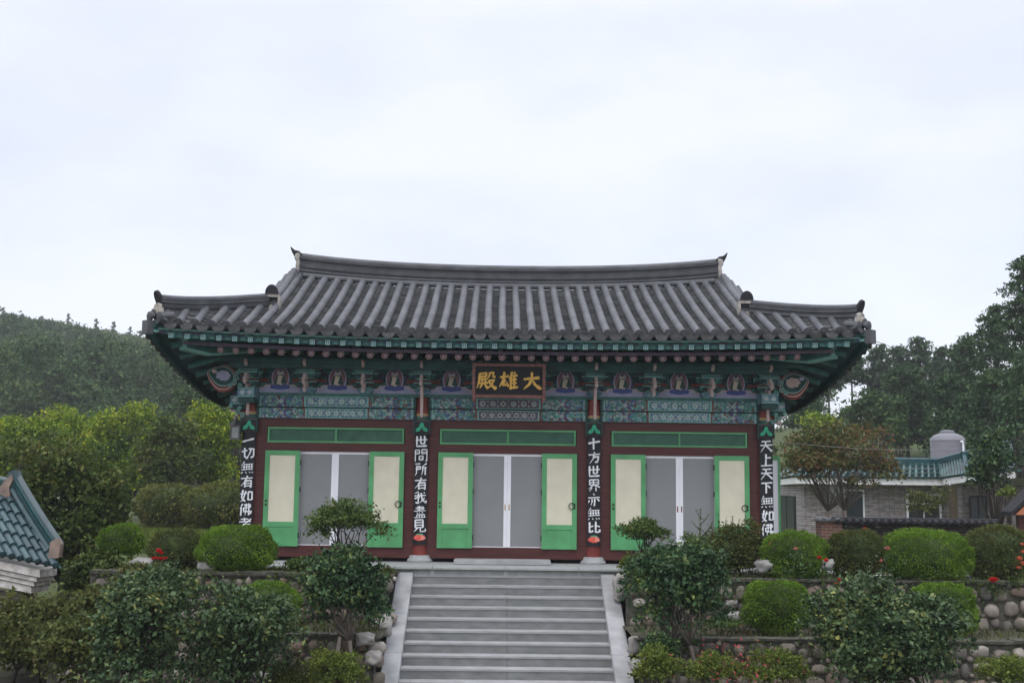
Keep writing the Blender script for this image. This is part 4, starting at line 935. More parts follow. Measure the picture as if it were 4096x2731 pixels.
def stone_wall(x0, x1, y, zb, zt, label, seed, rowh=.25):
    t = thing('boulder_wall', label, 'stone wall', ((x0+x1)/2, y, zb), 'mortared boulder walls of the terraced beds')
    o = Vector((-(x0+x1)/2, -y, -zb)); rr = random.Random(seed)
    mb = MB(); mb.box(x0, x1, y, y+.22, zb, zt-.05); n = 60
    mb2 = MB()
    for i in range(14):
        a, b = x0+(x1-x0)*i/14, x0+(x1-x0)*(i+1)/14
        mb2.box(a+.001, b-.001, y-.025+rr.uniform(-.006, .006), y+.24, zt-.05, zt+rr.uniform(-.01, .008))
    mb.v = [tuple(Vector(v)+o) for v in mb.v]; mb.build('mortar', M['wallmortar'], t)
    mb2.v = [tuple(Vector(v)+o) for v in mb2.v]; mb2.build('coping', M['wallmortar'], t)
    mb = MB(); z = zt-.05-rowh*.55; r_ = 0
    while z > zb-.05:
        x = x0+rr.uniform(.0, .2)
        while x < x1:
            w = rr.uniform(.06, .14); h = rr.uniform(.075, .125)*rowh/.25
            rock(mb, (x+w, y+.01, z+rr.uniform(-.04, .04)), (w*1.1, rr.uniform(.06, .10), h*1.1), rr.random()*50, .28, 0, True)
            x += 2*w+rr.uniform(.015, .05)
            if rr.random() < .5: rock(mb, (x-.02, y+.0, z+rr.choice([-1, 1])*rowh*.42), (rr.uniform(.03, .06), .05, rr.uniform(.03, .05)), rr.random()*50, .3, 0, True)
        z -= rowh; r_ += 1
    mb.v = [tuple(Vector(v)+o) for v in mb.v]; mb.build('cobbles', M['cobble'], t, smooth=True, fix=False)
stone_wall(-6.7, -1.93, -3.0, -.92, -.10, 'upper boulder wall left of the staircase, one row of pale round stones showing', 1)
stone_wall(1.93, 13, -3.0, -.92, -.12, 'upper boulder wall right of the staircase, behind the two lower clipped shrubs', 2)
stone_wall(-6.7, -1.95, -4.6, -1.75, -.86, 'lower boulder wall left of the staircase, behind the twin trunks', 3, .23)
stone_wall(1.95, 13, -4.6, -1.75, -.86, 'lower boulder wall right of the staircase with two rows of rounded stones', 4, .23)
def boulder(px, py, Y, rx, rz, label, seed, tint=None):
    p = at(px, py, Y); r = (msize(rx, Y), msize(rx, Y)*.8, msize(rz, Y))
    mb = MB(); rock(mb, (0, 0, 0), r, seed, .45)
    o = mb.build('boulder', tint or M['boulder'], None, smooth=True, fix=False, loc=p); tag(o, label, 'boulder'); return o
M['paleboulder'] = mat('pale_boulder', (.21, .205, .195), .95, var=.35, scale=5, bump=.5)
boulder(878, 1436, -3.45, 24, 31, 'knobbly tan boulder leaning on the left side slab of the staircase', 3.1)
boulder(1424, 1350, -2.35, 17, 33, 'tall grey boulder by the top of the right side slab', 4.2)
boulder(1457, 1482, -4.35, 17, 24, 'oval tan boulder by the lower end of the right side slab', 7.7)
boulder(1462, 1525, -4.75, 19, 14, 'dark reddish boulder below the oval tan one, right of the staircase', 1.9)
boulder(840, 1467, -4.68, 21, 15, 'grey boulder set on the lower wall left of the tan knobbly boulder', 9.4)
boulder(858, 1510, -4.75, 20, 18, 'dark boulder low beside the left side slab of the staircase', 5.4)
boulder(326, 1291, -2.6, 24, 12, 'white boulder at the left end of the upper bed, under the red flowers', 6.1, M['paleboulder'])
boulder(470, 1300, -2.75, 18, 13, 'white jagged rock at the foot of the leftmost large clipped shrub', 8.8, M['paleboulder'])
boulder(684, 1297, -2.1, 22, 14, 'pale rock between the clipped shrub and the platform, left side', 2.3, M['paleboulder'])
boulder(1752, 1300, -2.75, 20, 16, 'pale rock at the foot of the rightmost plaque, beside a clipped shrub', 3.7, M['paleboulder'])
boulder(1901, 1297, -2.75, 15, 14, 'white upright rock with a red rose, between the clipped shrubs at right', 11.3, M['paleboulder'])
boulder(1686, 1414, -3.6, 28, 12, 'flat pale boulder lying on the lower bed left of a clipped shrub', 12.9, M['paleboulder'])
boulder(1680, 1384, -3.0, 16, 11, 'small tan boulder above the flat pale one', 14.9)
boulder(600, 1556, -5.2, 28, 14, 'grey boulder at the bottom edge between two left shrubs', 15.5)
# ------------------------------------------------------------------ house with teal tiles on the right
M['cladding'] = None
m, nt, b_ = new_mat('grey_stone_cladding')
t_ = nt.nodes.new('ShaderNodeTexCoord'); mp_ = nt.nodes.new('ShaderNodeMapping'); mp_.inputs['Rotation'].default_value = (math.radians(90), 0, 0)
br = nt.nodes.new('ShaderNodeTexBrick'); br.inputs['Scale'].default_value = 1.0; br.inputs['Brick Width'].default_value = .34; br.inputs['Row Height'].default_value = .06; br.inputs['Mortar Size'].default_value = .008
br.inputs['Color1'].default_value = (.44, .405, .39, 1); br.inputs['Color2'].default_value = (.25, .225, .22, 1); br.inputs['Mortar'].default_value = (.10, .09, .09, 1)
n_ = nt.nodes.new('ShaderNodeTexNoise'); n_.inputs['Scale'].default_value = 7; mx = nt.nodes.new('ShaderNodeMix'); mx.data_type = 'RGBA'; mx.blend_type = 'MULTIPLY'; mx.inputs['Factor'].default_value = .7
r2 = nt.nodes.new('ShaderNodeValToRGB'); r2.color_ramp.elements[0].position = .3; r2.color_ramp.elements[0].color = (.55, .52, .52, 1); r2.color_ramp.elements[1].position = .65
nt.links.new(t_.outputs['Object'], mp_.inputs['Vector']); nt.links.new(mp_.outputs['Vector'], br.inputs['Vector']); nt.links.new(t_.outputs['Object'], n_.inputs['Vector']); nt.links.new(n_.outputs['Fac'], r2.inputs['Fac'])
nt.links.new(br.outputs['Color'], mx.inputs[6]); nt.links.new(r2.outputs['Color'], mx.inputs[7]); nt.links.new(mx.outputs[2], b_.inputs['Base Color']); b_.inputs['Roughness'].default_value = .85
M['cladding'] = m
M['teal_tile'] = island_mat('teal_glazed_tile', [(.003, .022, .022), (.009, .045, .045), (.016, .065, .062), (.04, .12, .11)], rough=.35, scale=6, spec=.5, bump=.1)
M['teal_ridge'] = mat('teal_ridge_tile', (.012, .052, .058), .4, var=.25)
M['fascia'] = mat('white_fascia', (.74, .74, .73), .7, var=.08); M['soffit'] = mat('grey_soffit', (.34, .33, .32), .8)
M['glassd'] = mat('dark_window_glass', (.018, .026, .03), .35, spec=.4)
HY = 16.2
hs = thing('stone_clad_house', 'low house clad in grey stone strips under a teal tiled roof edge with white fascia', 'house', (10, HY, -.95))
ho = Vector((-10, -HY, .95))
def part(mb, name, mats, parent=hs, off_=None, **k):
    o_ = ho if off_ is None else off_
    mb.v = [tuple(Vector(v)+o_) for v in mb.v]; return mb.build(name, mats, parent, **k)
A = at(1847, 1150, HY); Bp = at(2168, 1150, HY); Lb = at(1790, 1150, HY+6.5); Rw = at(2300, 1150, HY-2.0)
ztop = at(1990, 1112, HY-.6).z
mb = MB()
foot = [(Lb.x, Lb.y), (A.x, A.y), (Bp.x, Bp.y), (Bp.x+.05, Bp.y-1.4), (Rw.x+6, Rw.y+.6), (Rw.x+6, HY+8), (Lb.x, HY+8)]
n = len(foot); mb.add([(x, y, -1.2) for x, y in foot]+[(x, y, ztop) for x, y in foot], [(i, (i+1) % n, (i+1) % n+n, i+n) for i in range(n)]+[tuple(range(n, 2*n))])
wall_ = part(mb, 'wall', M['cladding'])
# eave line as seen: back left, front left corner, inner corner, right wing
E_ = [at(1786, 1121, HY+7), at(1829, 1103, HY-.7), at(2163, 1107, HY-.7), at(2222, 1084, HY-2.6), at(2330, 1062, HY-3.4)]
zf = E_[1].z
for e in E_[:3]: e.z = zf
E_[3].z = zf+.10; E_[4].z = zf+.22
R_ = [at(1812, 1080, HY+7), at(1862, 1060, HY+.2), at(2158, 1062, HY+.2), at(2214, 1047, HY-1.5), at(2320, 1020, HY-2.4)]
zr = R_[2].z
for e in R_[:3]: e.z = zr
fa, sf, tl, rg = MB(), MB(), MB(), MB()
inner = [(Lb.x, Lb.y), (A.x, A.y), (Bp.x, Bp.y), (Bp.x+.05, Bp.y-1.4), (Rw.x+6, Rw.y+.6)]
for k in range(4):
    a, b = E_[k], E_[k+1]; d = (b-a); nrm = Vector((d.y, -d.x, 0)).normalized()
    H0, H1 = -.10, .10
    fa.add([a+Vector((0, 0, H0)), b+Vector((0, 0, H0)), b+Vector((0, 0, H1)), a+Vector((0, 0, H1))]+[p-nrm*.12+Vector((0, 0, z)) for p, z in ((a, H0), (b, H0), (b, H1), (a, H1))], [(0, 1, 2, 3), (7, 6, 5, 4), (0, 4, 5, 1), (3, 2, 6, 7), (0, 3, 7, 4), (1, 5, 6, 2)])
    sf.add([a+Vector((0, 0, -.09)), b+Vector((0, 0, -.09)), Vector((*inner[k+1], zf-.09)), Vector((*inner[k], zf-.09))], [(0, 1, 2, 3)])
    ra, rb = R_[k], R_[k+1]
    tl.add([a+Vector((0, 0, .11)), b+Vector((0, 0, .11)), rb, ra], [(0, 1, 2, 3)])
    n = max(3, int(d.length/.21))
    for i in range(n+1):
        p, q = a.lerp(b, i/n)+Vector((0, 0, .13))+nrm*.05, ra.lerp(rb, i/n)
        roll(tl, p, q, .062, seg=.17, nn=6)
        for j_ in range(4): tl.box(p.x+(q.x-p.x)*(j_+.1)/4+.03, p.x+(q.x-p.x)*(j_+.1)/4+.19, min(p.y, q.y)-.01+abs(q.y-p.y)*(j_)/4-.03, min(p.y, q.y)+abs(q.y-p.y)*j_/4+.08, p.z+(q.z-p.z)*j_/4-.03, p.z+(q.z-p.z)*j_/4+.03)
    path_ = [ra+Vector((0, 0, -.02)), rb+Vector((0, 0, -.02))]
    rg.sweep(path_, [(-.11, -.06), (.11, -.06), (.11, .12), (.06, .17), (-.06, .17), (-.11, .12)])
    if k: rg.sweep([a+Vector((0, 0, .1)), ra+Vector((0, 0, .0))], [(-.07, 0), (.07, 0), (.05, .12), (-.05, .12)])
rf = part(tl, 'roof', M['teal_tile'], fix=False); part(rg, 'ridge', M['teal_ridge'], rf); part(fa, 'fascia', M['fascia'], rf); part(sf, 'soffit', M['soffit'], rf, fix=False)
mb = MB(); mb.add([(R_[i].x, R_[i].y, zr-.25) for i in range(5)]+[(R_[4].x, HY+8, zr-.25), (R_[0].x, HY+8, zr-.25)], [tuple(range(7))]); part(mb, 'flat_roof', M['soffit'], rf, fix=False)
def win(px0, py0, px1, py1, Y, bars=(), fr=.06, m='white', gl='glassd', name='window'):
    a, b = at(px0, py1, Y), at(px1, py0, Y); x0, x1, z0, z1 = a.x, b.x, a.z, b.z
    mb = MB(); y = Y-.05
    mb.box(x0, x1, y, Y+.02, z1-fr, z1); mb.box(x0, x1, y, Y+.02, z0, z0+fr); mb.box(x0, x0+fr, y, Y+.02, z0+fr, z1-fr); mb.box(x1-fr, x1, y, Y+.02, z0+fr, z1-fr)
    for bx in bars:
        if bx > 0: xx = x0+(x1-x0)*bx; mb.box(xx-fr*.4, xx+fr*.4, y+.004, Y+.02, z0+fr, z1-fr)
        else: zz = z0-(z1-z0)*bx; mb.box(x0+fr, x1-fr, y+.006, Y+.02, zz-fr*.4, zz+fr*.4)
    w_ = part(mb, name, M[m]); mb = MB(); mb.box(x0+fr*.6, x1-fr*.6, Y-.02, Y-.01, z0+fr*.6, z1-fr*.6); part(mb, 'pane', M[gl], w_)
win(2083, 1134, 2160, 1215, HY, (.5, -.72)); win(1938, 1124, 1984, 1230, HY, (), .05, 'white', 'glassd', 'door'); 
mb = MB(); a, b = at(1899, 1137, HY), at(1929, 1110, HY); mb.box(a.x, b.x, HY-.25, HY, a.z, b.z); part(mb, 'wall_cabinet', mat('grey_metal_cabinet', (.36, .38, .40), .5))
mb = MB(); a = at(2181, 1115, HY-1.5); mb.tube([(a.x, HY-1.5, zf), (a.x, HY-1.5, -1.0)], .035, 8); part(mb, 'drain_pipe', M['white'])
mb = MB(); a = at(2192, 1115, HY-1.7); mb.box(a.x-.12, a.x+.06, HY-1.75, HY-1.5, -1.0, zf-.1); part(mb, 'corner_post', mat('weathered_post', (.07, .055, .032), .8))
win(2228, 1138, 2266, 1195, HY-1.75, (.5,), .04, 'dark', 'glassd')
lw = (Vector((Lb.x, Lb.y, 0))-Vector((A.x, A.y, 0))); nl = Vector((-lw.y, lw.x, 0)).normalized()*-.03
mb = MB()
for u0, u1, mi in ((.30, .95, 0), (.34, .60, 1), (.64, .91, 1)):
    p, q = Vector((A.x, A.y, 0))+lw*u0, Vector((A.x, A.y, 0))+lw*u1; z0, z1 = (-.4, 1.18) if not mi else (-.35, 1.12); o_ = nl*(1 if not mi else 1.6)
    if o_.x > 0 and False: o_ = -o_
    mb.add([p+o_+Vector((0, 0, z0)), q+o_+Vector((0, 0, z0)), q+o_+Vector((0, 0, z1)), p+o_+Vector((0, 0, z1)), p-o_+Vector((0, 0, z0)), q-o_+Vector((0, 0, z0)), q-o_+Vector((0, 0, z1)), p-o_+Vector((0, 0, z1))], [(0, 1, 2, 3), (7, 6, 5, 4), (0, 4, 5, 1), (3, 2, 6, 7), (0, 3, 7, 4), (1, 5, 6, 2)], mi)
part(mb, 'window', [M['dark'], M['glassd']])
# water tank standing on the house roof
p = at(2178, 1062, HY+3.2); r = msize(39, HY+3.2); h = msize(50, HY+3.2); zb = zr-.25
tk = thing('water_tank', 'round grey plastic water tank with domed lid on the house roof', 'water tank', (p.x, p.y, zb))
zt_ = at(2178, 1012, HY+3.2).z-zb
mb = MB(); prof = [(r*.96, 0)]
for k in range(5): prof += [(r*.975, zt_*(k+.1)/5), (r*.99, zt_*(k+.5)/5), (r*.975, zt_*(k+.9)/5)]
prof += [(r, zt_*.99), (r*1.01, zt_), (r*.94, zt_+.10), (r*.75, zt_+.20), (r*.42, zt_+.27), (.40*r, zt_+.27)]
M['tank'] = mat('grey_tank_plastic', (.165, .165, .185), .65, var=.06, scale=2)
mb.lathe(prof, 32); mb.build('body', M['tank'], tk, smooth='auto')
mb = MB(); mb.lathe([(.40*r, 0), (.41*r, .05), (.36*r, .09), (.12*r, .11)], 24, (0, 0, zt_+.27)); mb.build('lid', M['tank'], tk, smooth='auto')
mb = MB(); mb.tube([(r*.42, -r*.93, zt_*.95), (r*.50, -r*1.0, zt_*.97), (r*.55, -r*.93, zt_*.85), (r*.55, -r*.92, zt_*.5)], .035, 8); mb.build('overflow_pipe', M['white'], tk)
# wall of stacked roof tiles with a brick pier
TY = 5.5
a, b = at(1886, 1250, TY), at(2300, 1250, TY); zt2 = at(2000, 1196, TY).z
tw = thing('tile_wall', 'low dark wall of stacked roof tiles with tiled coping in front of the house', 'garden wall', ((a.x+b.x)/2, TY, -.6)); to = Vector((-(a.x+b.x)/2, -TY, .6))
M['darkstack'] = island_mat('stacked_tile_brown', [(.025, .02, .022), (.05, .036, .034), (.035, .028, .03), (.16, .13, .12)], rough=.8, scale=8)
mb = MB(); mb.box(a.x+.5, b.x, TY, TY+.3, -.6, zt2-.05, 0); rr = random.Random(5); z = -.2; rw = 0
while z < zt2-.06:
    x = a.x+.5+(rw % 2)*.07
    while x < b.x-.1:
        n = 7; w = .075; vs = [(x+w*math.cos(PI*k/(n-1)), TY-.03-rr.uniform(0, .02), z+.042*math.sin(PI*k/(n-1))) for k in range(n)]
        mb.add(vs+[(v[0], TY+.02, v[2]) for v in vs], [tuple(range(n))]+[(k, k+1, k+1+n, k+n) for k in range(n-1)]); x += .155
    z += .062; rw += 1
mb.v = [tuple(Vector(v)+to) for v in mb.v]; mb.build('tile_stack', M['darkstack'], tw, fix=False)
mb = MB(); x = a.x+.36
while x < b.x:
    roll(mb, Vector((x, TY-.16, zt2-.03)), Vector((x, TY+.15, zt2+.03)), .05, nn=7); end_disc(mb, Vector((x, TY-.17, zt2-.02)), .05, (0, -1, -.1)); x += .17
mb.box(a.x+.3, b.x, TY-.10, TY+.3, zt2-.05, zt2-.03); mb.tube([(a.x+.3, TY+.15, zt2+.03), (b.x, TY+.15, zt2+.03)], .05, 8)
mb.v = [tuple(Vector(v)+to) for v in mb.v]; mb.build('coping', M['darktile'], tw, fix=False)
m, nt, b_ = new_mat('red_brick'); t_ = nt.nodes.new('ShaderNodeTexCoord'); mp_ = nt.nodes.new('ShaderNodeMapping'); mp_.inputs['Rotation'].default_value = (math.radians(90), 0, 0); br = nt.nodes.new('ShaderNodeTexBrick'); br.inputs['Scale'].default_value = 1.0; br.inputs['Brick Width'].default_value = .2; br.inputs['Row Height'].default_value = .07; br.inputs['Mortar Size'].default_value = .009
br.inputs['Color1'].default_value = (.20, .07, .045, 1); br.inputs['Color2'].default_value = (.13, .05, .035, 1); br.inputs['Mortar'].default_value = (.20, .18, .16, 1)
nt.links.new(t_.outputs['Object'], mp_.inputs['Vector']); nt.links.new(mp_.outputs['Vector'], br.inputs['Vector']); nt.links.new(br.outputs['Color'], b_.inputs['Base Color']); b_.inputs['Roughness'].default_value = .85
mb = MB(); mb.box(a.x-.02, a.x+.48, TY-.08, TY+.38, -.6, zt2-.02); mb.v = [tuple(Vector(v)+to) for v in mb.v]; mb.build('brick_pier', m, tw)
mb = MB()
for k in range(3): roll(mb, Vector((a.x+.03+k*.2, TY-.16, zt2+.0)), Vector((a.x+.03+k*.2, TY+.4, zt2+.02)), .075)
mb.box(a.x-.06, a.x+.49, TY-.12, TY+.42, zt2-.019, zt2); mb.v = [tuple(Vector(v)+to) for v in mb.v]; mb.build('pier_cap', M['tile'], tw, fix=False)
# canopy at the right edge
CYY = 1.0; q = at(2323, 1184, CYY)
cn = thing('wooden_canopy', 'small canopy with dark roof and orange brown eave board at the right edge', 'canopy', (q.x+1.13, CYY+.6, -.2))
M['orange'] = mat('orange_brown_board', (.36, .13, .06), .6, var=.2, scale=3)
w = 1.05; h0 = q.z+.22
mb = MB(); mb.add([(-w, -.6, h0), (w, -.6, h0), (w, -.12, h0), (-w, -.12, h0), (0, -.6, h0+.95), (0, -.12, h0+.95)], [(0, 1, 4), (1, 2, 5, 4), (3, 5, 2), (0, 4, 5, 3), (0, 3, 2, 1)]); mb.build('gable', M['orange'], cn)
mb = MB()
for e in (-1, 1): mb.add([(e*(w+.08), -.62, h0-.02), (e*(w+.08), -.1, h0-.02), (0, -.1, h0+1.0), (0, -.62, h0+1.0), (e*(w+.08), -.62, h0+.06), (e*(w+.08), -.1, h0+.06), (0, -.1, h0+1.09), (0, -.62, h0+1.09)], [(0, 1, 2, 3), (4, 7, 6, 5), (0, 4, 5, 1), (1, 5, 6, 2), (0, 3, 7, 4)])
mb.build('roof', M['darktile'], cn)
mb = MB()
for x in (-.85, .85):
    for y in (-.35,): mb = MB(); mb.box(x-.06, x+.06, y-.06, y+.06, -.2, h0-.001); mb.build('post', M['wood'], cn)
mb = MB(); mb.box(-.8, .8, -.2, -.15, .1, h0-.05); mb.build('back_board', M['dark'], cn)
# ------------------------------------------------------------------ tiled roof of the gate building at the lower left
GYY = -2.2
gt = thing('gate_building', 'corner of a small gate building with blue grey tiles and white stepped cornice, lower left', 'building', at(40, 1450, GYY))
go = -gt.location
Pt, Pb = at(38, 1108, GYY+1.0), at(134, 1262, GYY-.15)           # ridge end, eave end of the descending ridge
ev = at(134, 1304, GYY-.35)-at(0, 1276, GYY-.25)                 # along the eave
e0 = at(136, 1304, GYY-.35); ed = ev.normalized(); down = (e0-at(40, 1138, GYY+1.0)).normalized(); Ld = (e0-at(40, 1138, GYY+1.0)).length
M['bluetile'] = island_mat('blue_grey_glazed_tile', [(.020, .052, .062), (.030, .070, .080), (.042, .088, .098), (.016, .042, .050)], rough=.38, scale=5, spec=.5, bump=.15)
M['brownmortar'] = mat('brown_mortar', (.22, .165, .135), .9, var=.3)
M['cornice'] = mat('white_cornice_paint', (.58, .56, .53), .8, dirt=(.30, .27, .24), scale=7)
tl = MB(); sp_ = .155; nup = ed.cross(down).normalized(); nup = nup if nup.z > 0 else -nup
for k in range(16):
    b0 = e0-ed*(sp_*(k+.4)); t0 = b0-down*Ld
    nseg = 6
    for j in range(nseg):
        p, q = b0.lerp(t0, j/nseg), b0.lerp(t0, (j+1)/nseg)
        roll(tl, p+nup*.055, q+nup*.02, .062, seg=1, nn=7)
    end_disc(tl, b0+nup*.03+down*.01, .05, down)
a_, b__ = e0+ed*.05, e0-ed*2.7
tl.add([a_, b__, b__-down*Ld, a_-down*Ld], [(0, 1, 2, 3)], 1)
tl.v = [tuple(Vector(v)+go) for v in tl.v]; rf2 = tl.build('roof', [M['bluetile'], M['teal_ridge']], gt, fix=False)
mb = MB()
pth = [Pt.lerp(Pb, k/8)+Vector((0, 0, -.03*math.sin(PI*k/8))) for k in range(9)]
ridge_stack(mb, pth, .17, .13, 4, .06)
mb.sweep([p-ed*.14+Vector((0, 0, -.03)) for p in pth], [(.055*math.cos(2*PI*i/8), .055*math.sin(2*PI*i/8)) for i in range(8)], 1)
mb.v = [tuple(Vector(v)+go) for v in mb.v]; mb.build('descending_ridge', [M['teal_ridge'], M['bluetile']], rf2, smooth='auto')
mb = MB(); rp_ = at(22, 1132, GYY+1.0); pth = [rp_+ed*.05, rp_-ed*3.0]; ridge_stack(mb, pth, .2, .2, 4, .07); mb.v = [tuple(Vector(v)+go) for v in mb.v]; mb.build('main_ridge', [M['teal_ridge'], M['bluetile']], rf2, smooth='auto')
mb = MB(); c = at(34, 1098, GYY+1.0); s1 = msize(1, GYY+1)
mb.prism([(c.x+u*s1, c.z-v*s1) for u, v in ((-14, 8), (-12, -10), (-2, -18), (10, -17), (13, -4), (12, 14), (4, 20), (-6, 18))], c.y-.1, c.y+.06)
mb.v = [tuple(Vector(v)+go) for v in mb.v]; mb.build('ridge_end_tile', M['bluetile'], rf2)
mb = MB(); mb.prism([(c.x+u*s1, c.z-v*s1) for u, v in ((-32, 32), (-14, 4), (0, -8), (3, 4), (-4, 22), (2, 46), (10, 52), (-2, 60), (-14, 40))], c.y-.16, c.y-.02)
mb.v = [tuple(Vector(v)+go) for v in mb.v]; mb.build('ridge_mortar', M['brownmortar'], rf2); mb = MB()
e_ = Pb+Vector((0, 0, .02)); mb.prism([(e_.x+u*s1, e_.z+v*s1) for u, v in ((-14, -22), (8, -18), (10, 10), (2, 22), (-12, 14))], e_.y-.14, e_.y+.02)
mb.v = [tuple(Vector(v)+go) for v in mb.v]; mb.build('ridge_mortar', M['brownmortar'], rf2)
mb = MB(); base = at(92, 1311, GYY-.25)
yd = Vector((ed.x, ed.y, 0)).normalized(); back = Vector((-yd.y, yd.x, 0))
zc = base.z+.02
for k, (inset, h) in enumerate(((0, .13), (.07, .075), (.13, .075), (.19, .12))):
    a = base-yd*inset+back*inset*.6; a = Vector((a.x, a.y, zc)); b = a-yd*3.2; sl_ = Vector((0, 0, ed.z/max(.01, Vector((ed.x, ed.y, 0)).length)))*3.2
    b = b-sl_
    w_ = back*.6
    vs = [a, b, b+w_, a+w_]; mb.add([v for v in vs]+[v-Vector((0, 0, h-.006)) for v in vs], [(0, 1, 2, 3), (7, 6, 5, 4), (0, 4, 5, 1), (1, 5, 6, 2), (2, 6, 7, 3), (3, 7, 4, 0)]); zc -= h
mb.v = [tuple(Vector(v)+go) for v in mb.v]; mb.build('cornice', M['cornice'], gt)
mb = MB(); a = base-yd*.45+back*.3; b = a-yd*3.2
vs = [a, b, b+back*.5, a+back*.5]; mb.add([(v.x, v.y, zc+.005) for v in vs]+[(v.x, v.y, -1.7) for v in vs], [(0, 1, 2, 3), (7, 6, 5, 4), (0, 4, 5, 1), (1, 5, 6, 2), (2, 6, 7, 3), (3, 7, 4, 0)])
mb.v = [tuple(Vector(v)+go) for v in mb.v]; mb.build('wall', mat('shaded_plaster', (.12, .10, .085), .9), gt)  # recessed wall, its shade put into a dark plaster colour
# ------------------------------------------------------------------ wires
mb = MB(); a, b = at(2000, 779, -1.9), at(2260, 812, 40); mb.tube([a.lerp(b, t)-Vector((0, 0, .5*math.sin(PI*t))) for t in np.linspace(0, 1, 14)], .006, 5)
tag(mb.build('wire', M['iron']), 'thin dark wire running from the right roof corner into the trees', 'wire')
mb = MB(); a, b = at(1760, 1012, 2.0), at(2215, 1028, HY-1.5); mb.tube([a.lerp(b, t)-Vector((0, 0, .12*math.sin(PI*t))) for t in np.linspace(0, 1, 14)], .004, 5)
tag(mb.build('wire', mat('pale_wire', (.25, .25, .25), .6)), 'pale wire strung across the reddish maple towards the house', 'wire')
# ------------------------------------------------------------------ plants
def nrm(a): return a/np.maximum(1e-9, np.linalg.norm(a, axis=1))[:, None]
def leaf_object(name, P, N, S, m, parent, asp=.5, out=.5, fold=.12, flat=.6, origin=(0, 0, 0), seed=0):
    """P leaf centres, N outward directions, S lengths: one folded pointed leaf each"""
    r = np.random.default_rng(seed); n = len(P)
    T = nrm(N*out+nrm(r.normal(size=(n, 3)))*1.0); F = nrm(N*flat+r.normal(size=(n, 3))*.5+np.array([0, 0, .25]))
    B = nrm(np.cross(T, F)); F = np.cross(B, T); S = (S*r.uniform(.75, 1.2, n))[:, None]
    V = np.empty((n, 4, 3)); V[:, 0] = P-T*S*.5; V[:, 1] = P+B*S*asp*.5+F*S*fold; V[:, 2] = P+T*S*.5; V[:, 3] = P-B*S*asp*.5+F*S*fold
    V = V.reshape(-1, 3)-np.array(origin)
    base = (np.arange(n)*4)[:, None]
    idx = np.concatenate([base+np.array([[0, 1, 2]]), base+np.array([[0, 2, 3]])], axis=1).reshape(-1)
    me = bpy.data.meshes.new(name); me.vertices.add(len(V)); me.vertices.foreach_set('co', V.astype(np.float32).ravel())
    me.loops.add(len(idx)); me.loops.foreach_set('vertex_index', idx.astype(np.int32))
    me.polygons.add(2*n); me.polygons.foreach_set('loop_start', np.arange(0, 6*n, 3, dtype=np.int32)); me.polygons.foreach_set('loop_total', np.full(2*n, 3, dtype=np.int32))
    me.materials.append(m); me.update(calc_edges=True); me.validate()
    o = bpy.data.objects.new(name, me); COL.objects.link(o)
    if parent: o.parent = parent
    return o
def cloud(blobs, leaf, cover, r, clump=.28, depth=.5, top=1.0):
    """leaf centres gathered in clumps through the outer part of each ellipsoid"""
    Ps, Ns = [], []
    for c, rad in blobs:
        c = np.array(c); rad = np.array(rad); R = float(np.mean(rad))
        n = int(cover*4*PI*R*R/(leaf*leaf*.28)); n = max(30, n)
        k = max(6, int(5.0/(clump*clump)))
        d = nrm(r.normal(size=(k, 3))); d[:, 2] = np.where(d[:, 2] < -.55, -d[:, 2], d[:, 2])
        q = (1-depth*r.random(k)**1.7)[:, None]
        cc = d*q; w = r.random(k)**.6+.25; w /= w.sum()
        ci = r.choice(k, n, p=w); g = r.normal(size=(n, 3))*clump*.48
        p = cc[ci]+g
        if top < 1:
            keep = (p[:, 2] > -.30+.25*r.random(n)) & (g[:, 2] > -clump*.42) | (r.random(n) < top); p, g = p[keep], g[keep]
        Ps.append(c+p*rad); Ns.append(nrm(p/rad*R+g*1.2))
    return np.concatenate(Ps), np.concatenate(Ns)
def sub_blobs(c, rad, k, r, sz=.5, low=-.35):
    out = []
    for i in range(k):
        d = r.normal(size=3); d /= np.linalg.norm(d); d[2] = max(low, d[2]); d[1] *= .9
        q = (1-sz)*(.75+.35*r.random())
        s_ = sz*(.75+.5*r.random())
        out.append((np.array(c)+d*q*np.array(rad), np.array(rad)*s_))
    return out
G = lambda *a: [srgb(*c) for c in a]
